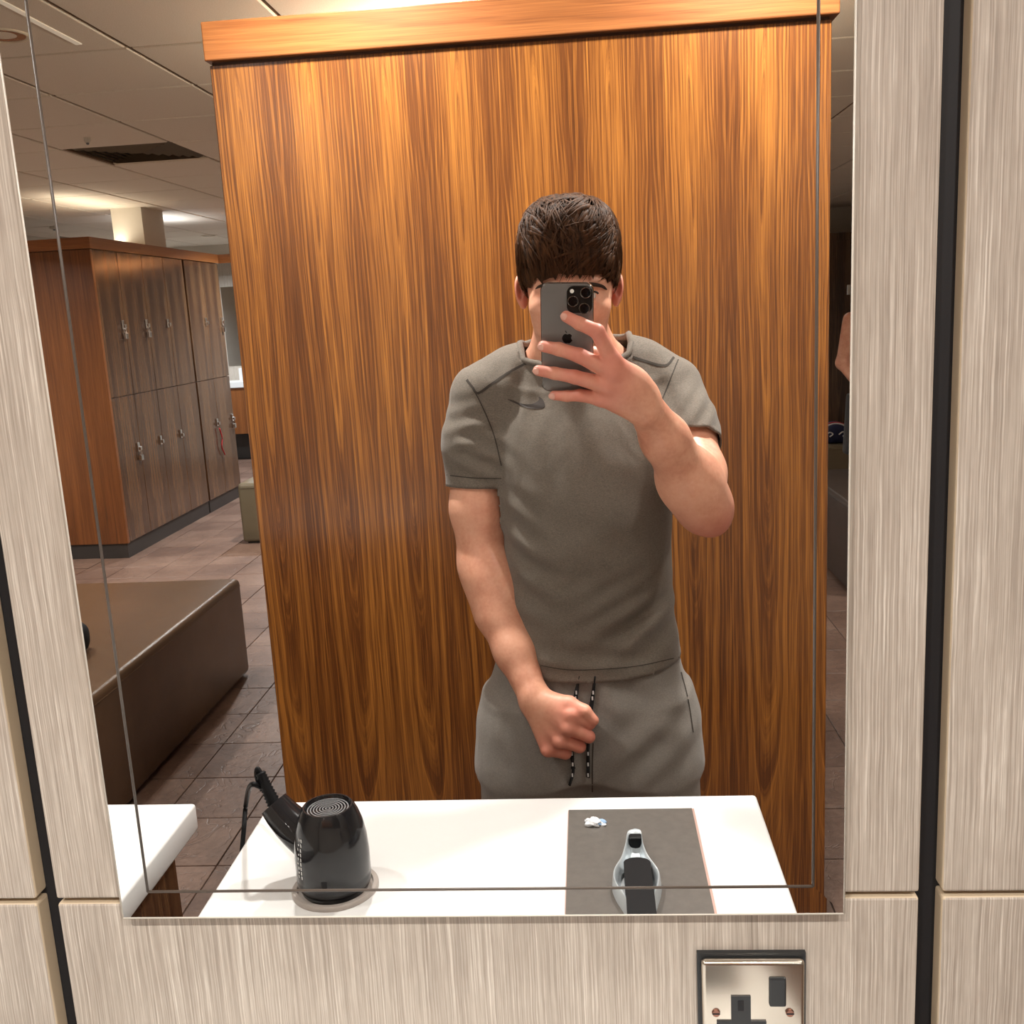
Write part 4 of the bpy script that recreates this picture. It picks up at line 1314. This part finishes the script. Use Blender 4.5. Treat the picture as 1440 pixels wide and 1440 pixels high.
# curved tick emblem on the chest
tick_top = [(714, 561), (722, 563), (731, 567), (741, 568.5), (751, 567), (758, 562), (757, 558)]
tick_bot = [(714, 562), (722, 566), (731, 570), (741, 573.5), (752, 575), (763, 574), (766, 570), (764, 563), (759, 558)]
ta, tb = spline([Vector((*p, 0)) for p in tick_top], 6), spline([Vector((*p, 0)) for p in tick_bot], 6)
bm = bmesh.new(); prev = None
for i in range(30):
    u = i / 29
    p, q = ta[min(int(u * (len(ta) - 1)), len(ta) - 1)], tb[min(int(u * (len(tb) - 1)), len(tb) - 1)]
    a_, b_ = on(shirt_bvh, p.x, p.y, 0.001), on(shirt_bvh, q.x, q.y, 0.001)
    if a_ is None or b_ is None:
        continue
    cur = (bm.verts.new(a_), bm.verts.new(b_))
    if prev:
        bm.faces.new((prev[0], prev[1], cur[1], cur[0]))
    prev = cur
child('chest_logo', mesh(bm), 'logo_print')
del f

# ---- shorts
f = Field(axis(PC.x - 0.30, PC.x + 0.30, 0.006), axis(dpt(2.10), dpt(1.70), 0.006), axis(0.44, zz(885), 0.006))
rows = []
for py, l_, r_, hd_ in ((885, 708, 946, 0.108), (945, 692, 961, 0.106), (975, 680, 976, 0.120), (1002, 674, 984, 0.132), (1030, 679, 979, 0.132), (1060, 682, 976, 0.130)):
    a_, b_ = xx(l_, py), xx(r_, py)
    rows.append((zz(py), (a_ + b_) / 2, dpt(BD), (b_ - a_) / 2, hd_))
f.loft(rows, 0.0, 2.3)
a_, b_ = xx(680, 1115), xx(982, 1115)
hw = (b_ - a_) / 4; cm = (a_ + b_) / 2
for s in (-1, 1):
    f.loft([(0.50, cm + s * (hw + 0.008), dpt(BD), hw * 1.02, 0.128), (0.66, cm + s * hw, dpt(BD), hw * 1.02, 0.130), (0.74, cm + s * hw, dpt(BD), hw * 1.0, 0.128), (0.86, cm + s * hw * 0.9, dpt(BD), hw * 0.78, 0.10)], 0.05, 2.6)
P, Q = f.mesh(); P = relax(P, Q, 3)
bad = (P[:, 2] < 0.512) | (P[:, 2] > zz(900))
P, Q = cull(P, Q, bad)
N = normals(P, Q)
P = folds(P, N, [((1.0, 0, 0.7), 70, 0.2, 0.006, R(870, 985, 1.77), (0.06, 0.1, 0.05)), ((-0.8, 0, 1.0), 75, 0.9, 0.006, R(900, 1050, 1.77), (0.08, 0.1, 0.07)),
                 ((1.0, 0, 0.1), 90, 0.4, 0.004, R(720, 1000, 1.80), (0.04, 0.1, 0.08)), ((1.0, 0, 0.2), 60, 0.1, 0.005, R(730, 1080, 1.77), (0.08, 0.1, 0.09)),
                 ((1.0, 0, -0.1), 150, 0.1, 0.0025, R(830, 945, 1.77), (0.16, 0.1, 0.03)), ((0.6, 0, 1.0), 90, 2.0, 0.004, R(930, 1000, 1.80), (0.04, 0.1, 0.06))])
sh = child('shorts', field_mesh(P, Q, 'shorts'), 'shorts_grey')
md = sh.modifiers.new('thickness', 'SOLIDIFY'); md.thickness = 0.003; md.offset = -1
shorts_bvh = BVHTree.FromPolygons([Vector(p) for p in P], [tuple(q) for q in Q])
for pts in ([(815, 950), (811, 970), (808, 992), (806, 1010), (803, 1040), (805, 1068), (806, 1086), (801, 1104)], [(837, 950), (834, 975), (830, 1005), (828, 1035), (827, 1060), (827, 1093)]):
    pp = [on(shorts_bvh, *p, 0.006) for p in pts]; pp = [p for p in pp if p]
    bm = bmesh.new(); tube(bm, spline(pp, 6), 0.0045, 8, 0.6)
    ds = child('drawstring', mesh(bm, smooth=True), 'black_cloth')
    bm = bmesh.new()
    for k, y in enumerate((974, 982, 1012, 1060, 1075, 1090)):
        X = np.interp(y, [p[1] for p in pts], [p[0] for p in pts])
        q = on(shorts_bvh, X, y, 0.0125)
        if q:
            box(bm, q.x - 0.0014, q.x + 0.0014, q.y - 0.0004, q.y + 0.0004, q.z - 0.0035, q.z + 0.0035)
    o = link('printed_letters', mesh(bm), 'print_white', ds)
ribbon('leg_fold_line', shorts_bvh, [(834, 1045), (833, 1080), (833, 1114)], 1.6, 'seam')  # dark line drawn along the fold between the legs
ribbon('pocket_seam', shorts_bvh, [(958, 945), (968, 985), (975, 1030)], 1.6, 'seam')
del f

# ---- hair: a cap and many tapered locks
hcen = R(800, 362, HD + 0.010); hr = np.array((0.0880, 0.122, 0.100))
fr = R(803, 393, HD - 0.105); nb_ = R(800, 440, HD + 0.12)
hn = Vector((1, 0, 0)).cross(nb_ - fr).normalized(); hn = hn if hn.z > 0 else -hn


def hpt(dr, k=1.0):
    dr = dr / (abs(dr.x) ** 2.5 + abs(dr.y) ** 2.5 + abs(dr.z) ** 2.5) ** 0.4
    return Vector((hcen.x + dr.x * hr[0] * k, hcen.y + dr.y * hr[1] * k, hcen.z + dr.z * hr[2] * k))


bm = bmesh.new(); bmesh.ops.create_icosphere(bm, subdivisions=5, radius=1)
for v in bm.verts:
    d_ = v.co.normalized()
    v.co = hpt(d_, 0.97 + 0.02 * math.sin(d_.x * 23 + d_.z * 11) * math.cos(d_.y * 19))
dl = [v for v in bm.verts if (v.co - fr).dot(hn) < 0.002 + 0.004 * math.sin(v.co.x * 300)]
bmesh.ops.delete(bm, geom=dl, context='VERTS')
cap_me = mesh(bm, smooth=True)
hair = child('hair', cap_me, 'hair')
pole = Vector((0.12, -0.42, 0.9)).normalized()
e1 = pole.cross(Vector((1, 0, 0))).normalized(); e2 = pole.cross(e1)
bm = bmesh.new()
for k in range(3400):
    big_ = k < 1300
    az = random.uniform(0, 2 * math.pi); ths = random.uniform(0.0, 1.9); L = random.uniform(0.22, 0.5) if big_ else random.uniform(0.3, 0.7)
    lift = random.uniform(0.965, 1.035) if big_ else random.uniform(0.99, 1.045)
    sway = 0.35 * math.sin(az * 3.0 + ths * 2.2) + 0.25 * math.sin(az * 7.0 - ths * 4.0)
    curl = sway + random.gauss(0.05, 0.14); wdt = random.uniform(0.0026, 0.0052) if big_ else random.uniform(0.0009, 0.002)
    kick = random.uniform(-0.01, 0.05 if ths < 0.9 else 0.025)
    pts = []
    for i in range(7):
        t = i / 6
        th_ = ths + L * t; a_ = az + curl * t
        d_ = pole * math.cos(th_) + (e1 * math.cos(a_) + e2 * math.sin(a_)) * math.sin(th_)
        p = hpt(d_.normalized(), lift * (1 + 0.02 * math.sin(t * 3.1) * (ths < 1.2) + kick * t * t))
        if (p - fr).dot(hn) < random.uniform(-0.010, 0.006) + (0.006 * math.sin(p.x * 60)):
            break
        pts.append(p)
    if len(pts) < 3:
        continue
    n_ = len(pts)
    tube(bm, pts, [wdt * (1 - 0.75 * i / (n_ - 1)) if i else wdt * 0.4 for i in range(n_)], 4, 0.6) if k < 0 else None
    up = (pts[0] - hcen).normalized(); prev = None
    for i, p in enumerate(pts):
        t_ = (pts[min(i + 1, n_ - 1)] - pts[max(i - 1, 0)]).normalized(); nr = (p - hcen).normalized(); s = t_.cross(nr).normalized()
        ww = wdt * (0.5 if i == 0 else 1 - 0.85 * (i / (n_ - 1)) ** 2)
        cur = (bm.verts.new(p - s * ww), bm.verts.new(p + nr * ww * 0.9), bm.verts.new(p + s * ww))
        if prev:
            bm.faces.new((prev[0], prev[1], cur[1], cur[0])); bm.faces.new((prev[1], prev[2], cur[2], cur[1]))
        prev = cur
lk_o = link('hair_locks', mesh(bm, smooth=True), 'hair', hair)
# side hair down to the ears
# ---- face details
for s in (-1, 1):
    c = R(HXP + 2 + s * 25, 415, HD - 0.093)
    bm = bmesh.new(); bmesh.ops.create_uvsphere(bm, u_segments=20, v_segments=12, radius=0.0118); bmesh.ops.translate(bm, verts=bm.verts[:], vec=c)
    ey = child('eye', mesh(bm, smooth=True), 'eye_white')
    for nm, mt, rr_, off in (('iris', 'eye_iris', 0.0058, 0.0105), ('pupil', 'eye_pupil', 0.0027, 0.0115)):
        bm = bmesh.new(); bmesh.ops.create_uvsphere(bm, u_segments=16, v_segments=8, radius=rr_)
        for v in bm.verts:
            v.co = Vector((v.co.x, v.co.y * 0.25, v.co.z)) + c + Vector((0, off, -0.001))
        link(nm, mesh(bm, smooth=True), mt, ey)
    # lids
    for nm, lo_, hi_ in (('upper_eyelid', 0.0028, 1.0), ('lower_eyelid', -1.0, -0.0058)):
        bm = bmesh.new(); bmesh.ops.create_uvsphere(bm, u_segments=24, v_segments=20, radius=0.0128)
        bmesh.ops.delete(bm, geom=[v for v in bm.verts if not lo_ <= v.co.z + 0.25 * v.co.y * (nm[0] == 'x') <= hi_], context='VERTS')
        bmesh.ops.translate(bm, verts=bm.verts[:], vec=c)
        child(nm, mesh(bm, smooth=True), 'skin')
    bm = bmesh.new(); tube(bm, [c + Vector((s * 0.0155 * math.cos(t), 0.0105 - 0.004 * abs(math.cos(t)), 0.0052 * math.sin(t) + 0.001)) for t in np.linspace(0.0, math.pi, 12)], 0.0018, 6)
    child('upper_lid', mesh(bm, smooth=True), 'brow')
    bq = [R(HXP + 2 + s * 11, 405, HD - 0.102), R(HXP + 2 + s * 26, 400, HD - 0.100), R(HXP + 2 + s * 42, 402, HD - 0.086), R(HXP + 2 + s * 50, 407, HD - 0.072)]
    bm = bmesh.new(); tube(bm, spline(bq, 5), [0.0022, 0.003, 0.0036, 0.0042, 0.0046, 0.0046, 0.0046, 0.0046, 0.0045, 0.0042, 0.004, 0.0036, 0.003, 0.0026, 0.0022, 0.0015], 8, 0.7)
    child('eyebrow', mesh(bm, smooth=True), 'brow')
bm = bmesh.new(); mo = [R(HXP - 15, 470, HD - 0.094), R(HXP - 5, 468, HD - 0.1), R(HXP + 9, 468, HD - 0.1), R(HXP + 19, 470, HD - 0.094)]
tube(bm, spline(mo, 5), [0.001 + 0.0035 * math.sin(math.pi * i / 15) for i in range(16)], 8)
child('lips', mesh(bm, smooth=True), 'lip')
# fingernails of the raised hand
for pts, rad in fin:
    t_ = (pts[3] - pts[2]).normalized(); nr = (FWD - t_ * FWD.dot(t_)).normalized(); s = t_.cross(nr)
    bm = bmesh.new(); bmesh.ops.create_uvsphere(bm, u_segments=14, v_segments=8, radius=1)
    c = pts[3] + nr * rad[3] * 0.82 + t_ * 0.001
    for v in bm.verts:
        v.co = c + t_ * v.co.x * 0.0062 + s * v.co.y * 0.0052 + nr * v.co.z * 0.0022
    child('fingernail', mesh(bm, smooth=True), 'nail')
# shoes
for s in (-1, 1):
    lx = PC.x + s * 0.118
    bm = bmesh.new(); bmesh.ops.create_uvsphere(bm, u_segments=24, v_segments=14, radius=1)
    for v in bm.verts:
        y = v.co.y
        v.co = Vector((lx + v.co.x * (0.05 - 0.006 * y), dpt(BD) + 0.06 + y * 0.145, max(0.025, 0.055 + v.co.z * (0.055 - 0.02 * y))))
    so = child('shoe', mesh(bm, smooth=True), 'shoe_upper')
    bm = bmesh.new(); lathe(bm, [(0.95, 0), (1.0, 0.008), (1.0, 0.028)], 28, (lx, dpt(BD) + 0.06, 0.0), 0.052, 0.147)
    link('sole', mesh(bm), 'shoe_sole', so)

# ------------------------------------------------------------------ the phone, aligned with the camera that it is
up = -DOWN
def ploc(p):
    d_ = p - CAM; return d_.dot(RIGHT), d_.dot(up)
ul, _ = ploc(PH(760, 430, B)); ur, _ = ploc(PH(834.5, 430, B)); _, vt = ploc(PH(797, 398, B)); _, vb = ploc(PH(797, 551, B))
PW, PHt = ur - ul, vt - vb
basis = Matrix((RIGHT, up, FWD)).transposed().to_4x4()
ph = empty('phone'); tag(ph, 'graphite smartphone with three lenses held up in front of the face', 'phone')
ph.matrix_world = Matrix.Translation(CAM + RIGHT * (ul + ur) / 2 + up * (vt + vb) / 2 + FWD * B) @ basis
bpy.context.view_layer.update()


def rrect(w_, h_, r_, n=8):
    out_ = []
    for cx_, cy_, a0_ in ((w_ / 2 - r_, h_ / 2 - r_, 0), (-w_ / 2 + r_, h_ / 2 - r_, 90), (-w_ / 2 + r_, -h_ / 2 + r_, 180), (w_ / 2 - r_, -h_ / 2 + r_, 270)):
        for k in range(n + 1):
            t = math.radians(a0_ + 90 * k / n); out_.append((cx_ + r_ * math.cos(t), cy_ + r_ * math.sin(t)))
    return out_


def slab(w_, h_, r_, z0, z1, cx_=0, cy_=0, ch=0.0005):
    bm_ = bmesh.new(); rings = []
    for ins_, z in ((ch, z0), (0, z0 + ch), (0, z1 - ch), (ch, z1)):
        rings.append([bm_.verts.new((cx_ + x, cy_ + y, z)) for x, y in rrect(w_ - 2 * ins_, h_ - 2 * ins_, max(r_ - ins_, 0.0005))])
    for a_, b_ in zip(rings, rings[1:]):
        for i in range(len(a_)):
            j = (i + 1) % len(a_); bm_.faces.new((a_[i], a_[j], b_[j], b_[i]))
    bm_.faces.new(rings[0][::-1]); bm_.faces.new(rings[-1])
    return mesh(bm_, smooth=True, ang=35)


link('frame', slab(PW, PHt, 0.012, -0.0080, -0.0006), 'phone_frame', ph)
link('back_glass', slab(PW - 0.002, PHt - 0.002, 0.0112, -0.0012, 0.0), 'phone_back', ph)
link('screen', slab(PW - 0.003, PHt - 0.003, 0.0108, -0.0083, -0.0078), 'lens_glass', ph)
lu, lv = 0.0 - (ul + ur) / 2, 0.0 - (vt + vb) / 2          # the lens that takes the picture
cmx = [ploc(PH(x, y, B)) for x, y in ((797, 402), (833, 440))]
bw = cmx[1][0] - cmx[0][0]; bh = cmx[0][1] - cmx[1][1]
bcx = (cmx[0][0] + cmx[1][0]) / 2 - (ul + ur) / 2; bcy = (cmx[0][1] + cmx[1][1]) / 2 - (vt + vb) / 2
bump = link('camera_bump', slab(bw, bh, 0.010, -0.0005, 0.0022, bcx, bcy, 0.0008), 'phone_bump', ph)
for x, y in ((824, 411), (806, 423), (822, 433)):
    u_, v_ = ploc(PH(x, y, B)); u_ -= (ul + ur) / 2; v_ -= (vt + vb) / 2
    bm = bmesh.new(); lathe(bm, [(0.0082, 0.002), (0.0082, 0.0042), (0.0074, 0.0046), (0.0068, 0.0042), (0.0068, 0.0036)], 28, (u_, v_, 0), cap=False)
    link('lens_ring', mesh(bm, smooth=True, ang=40), 'lens_ring', bump)
    bm = bmesh.new(); lathe(bm, [(0.0069, 0.002), (0.0069, 0.0036), (0.003, 0.0037)], 28, (u_, v_, 0))
    link('lens', mesh(bm), 'lens_glass', bump)
u_, v_ = ploc(PH(804.5, 409, B)); u_ -= (ul + ur) / 2; v_ -= (vt + vb) / 2
bm = bmesh.new(); lathe(bm, [(0.0030, 0.002), (0.0030, 0.0026), (0.001, 0.0027)], 20, (u_, v_, 0)); link('flash', mesh(bm), 'flash', bump)
# bitten-fruit emblem
lc = ploc(PH(798, 476, B)); lcx, lcy = lc[0] - (ul + ur) / 2, lc[1] - (vt + vb) / 2
S = 0.0082
pts = []
for k in range(48):
    t = 2 * math.pi * k / 48
    x = math.cos(t) * 0.98; y = math.sin(t) * 0.95
    if y > 0.3: y -= 0.22 * math.exp(-(x / 0.26) ** 2)
    if y < -0.3: y += 0.12 * math.exp(-(x / 0.22) ** 2); x *= 1 - 0.18 * (-y - 0.3)
    dx, dy = x + 1.13, y - 0.12                              # the bite, on the side that the mirror shows
    d_ = math.hypot(dx, dy)
    if d_ < 0.48:
        x, y = -1.13 + dx / d_ * 0.48, 0.12 + dy / d_ * 0.48
    pts.append((lcx - x * S, lcy + y * S))
bm = bmesh.new()
vv = [bm.verts.new((x, y, 0.00012)) for x, y in pts]; bm.faces.new(vv)
leaf = []
for k in range(13):
    t = k / 12; leaf.append((0.05 + 0.42 * t, 0.98 + 0.50 * t + 0.13 * math.sin(math.pi * t)))
for k in range(11, 0, -1):
    t = k / 12; leaf.append((0.05 + 0.42 * t, 0.98 + 0.50 * t - 0.15 * math.sin(math.pi * t)))
vv = [bm.verts.new((lcx - x * S, lcy + y * S, 0.00012)) for x, y in leaf]; bm.faces.new(vv)
for f_ in bm.faces:
    if f_.normal.z < 0: f_.normal_flip()
link('back_logo', mesh(bm), 'phone_logo', ph)

# ------------------------------------------------------------------ second person, seen past the end wall
p2 = R(1200, 435, 7.2)
ox, oy = p2.x + 0.19, p2.y
f = Field(axis(ox - 0.36, ox + 0.36, 0.012), axis(oy - 0.3, oy + 0.3, 0.012), axis(0.03, 1.86, 0.012))
f.ell((ox, oy + 0.02, 1.68), (0.078, 0.097, 0.115), 0); f.cone((ox, oy, 1.45), (ox, oy + 0.01, 1.6), 0.06, 0.055, 0.03)
f.ell((ox, oy + 0.115, 1.66), (0.012, 0.018, 0.022), 0.02)
f.loft([(0.86, ox, oy, 0.16, 0.10), (1.05, ox, oy, 0.145, 0.095), (1.25, ox, oy, 0.165, 0.105), (1.42, ox, oy, 0.17, 0.09), (1.49, ox, oy, 0.09, 0.06)], 0.05)
for s in (-1, 1):
    f.chain([(ox + s * 0.17, oy, 1.43), (ox + s * 0.225, oy - 0.01, 1.14), (ox + s * 0.15, oy + 0.16, 0.98)], [0.058, 0.042, 0.028], 0.03)
    hx_, hy_, hz_ = ox + s * 0.14, oy + 0.185, 0.955
    for k in range(4):
        f.chain([(hx_, hy_, hz_), (hx_ - s * 0.03, hy_ + 0.05 - 0.012 * k, hz_ - 0.01 - 0.02 * k), (hx_ - s * 0.05, hy_ + 0.07 - 0.012 * k, hz_ - 0.04 - 0.018 * k)], [0.022, 0.011, 0.009], 0.008)
    f.chain([(ox + s * 0.095, oy, 0.86), (ox + s * 0.105, oy, 0.48), (ox + s * 0.11, oy - 0.02, 0.10)], [0.085, 0.055, 0.04], 0.03)
    f.cone((ox + s * 0.11, oy - 0.02, 0.07), (ox + s * 0.12, oy + 0.15, 0.065), 0.038, 0.03, 0.03)
P, Q = f.mesh(); P = relax(P, Q, 2)
o2 = link('person', field_mesh(P, Q, 'person_far'), 'skin'); tag(o2, 'bare armed person in black vest and shorts beyond the golden end wall', 'person')
f = Field(axis(ox - 0.3, ox + 0.3, 0.014), axis(oy - 0.25, oy + 0.25, 0.014), axis(0.45, 1.55, 0.014))
f.loft([(0.80, ox, oy, 0.18, 0.12), (1.05, ox, oy, 0.16, 0.11), (1.25, ox, oy, 0.172, 0.117), (1.40, ox, oy, 0.135, 0.10), (1.47, ox, oy, 0.11, 0.075)], 0.02)
P, Q = f.mesh(); link('vest', field_mesh(relax(P, Q, 2), Q, 'vest'), 'vest_black', o2)
f = Field(axis(ox - 0.3, ox + 0.3, 0.014), axis(oy - 0.25, oy + 0.25, 0.014), axis(0.40, 1.1, 0.014))
for s in (-1, 1):
    f.loft([(0.50, ox + s * 0.11, oy, 0.105, 0.115), (0.92, ox + s * 0.09, oy, 0.10, 0.13)], 0.03)
P, Q = f.mesh(); link('shorts', field_mesh(relax(P, Q, 2), Q, 'shorts_far'), 'vest_black', o2)
bm = bmesh.new(); bmesh.ops.create_icosphere(bm, subdivisions=4, radius=1)
for v in bm.verts:
    v.co = Vector((ox + v.co.x * 0.086, oy + 0.015 + v.co.y * 0.106, 1.695 + v.co.z * 0.112))
bmesh.ops.delete(bm, geom=[v for v in bm.verts if v.co.z < 1.70 - (v.co.y - oy < 0.05) * 0.07], context='VERTS')
link('hair', mesh(bm, smooth=True), 'hair', o2)
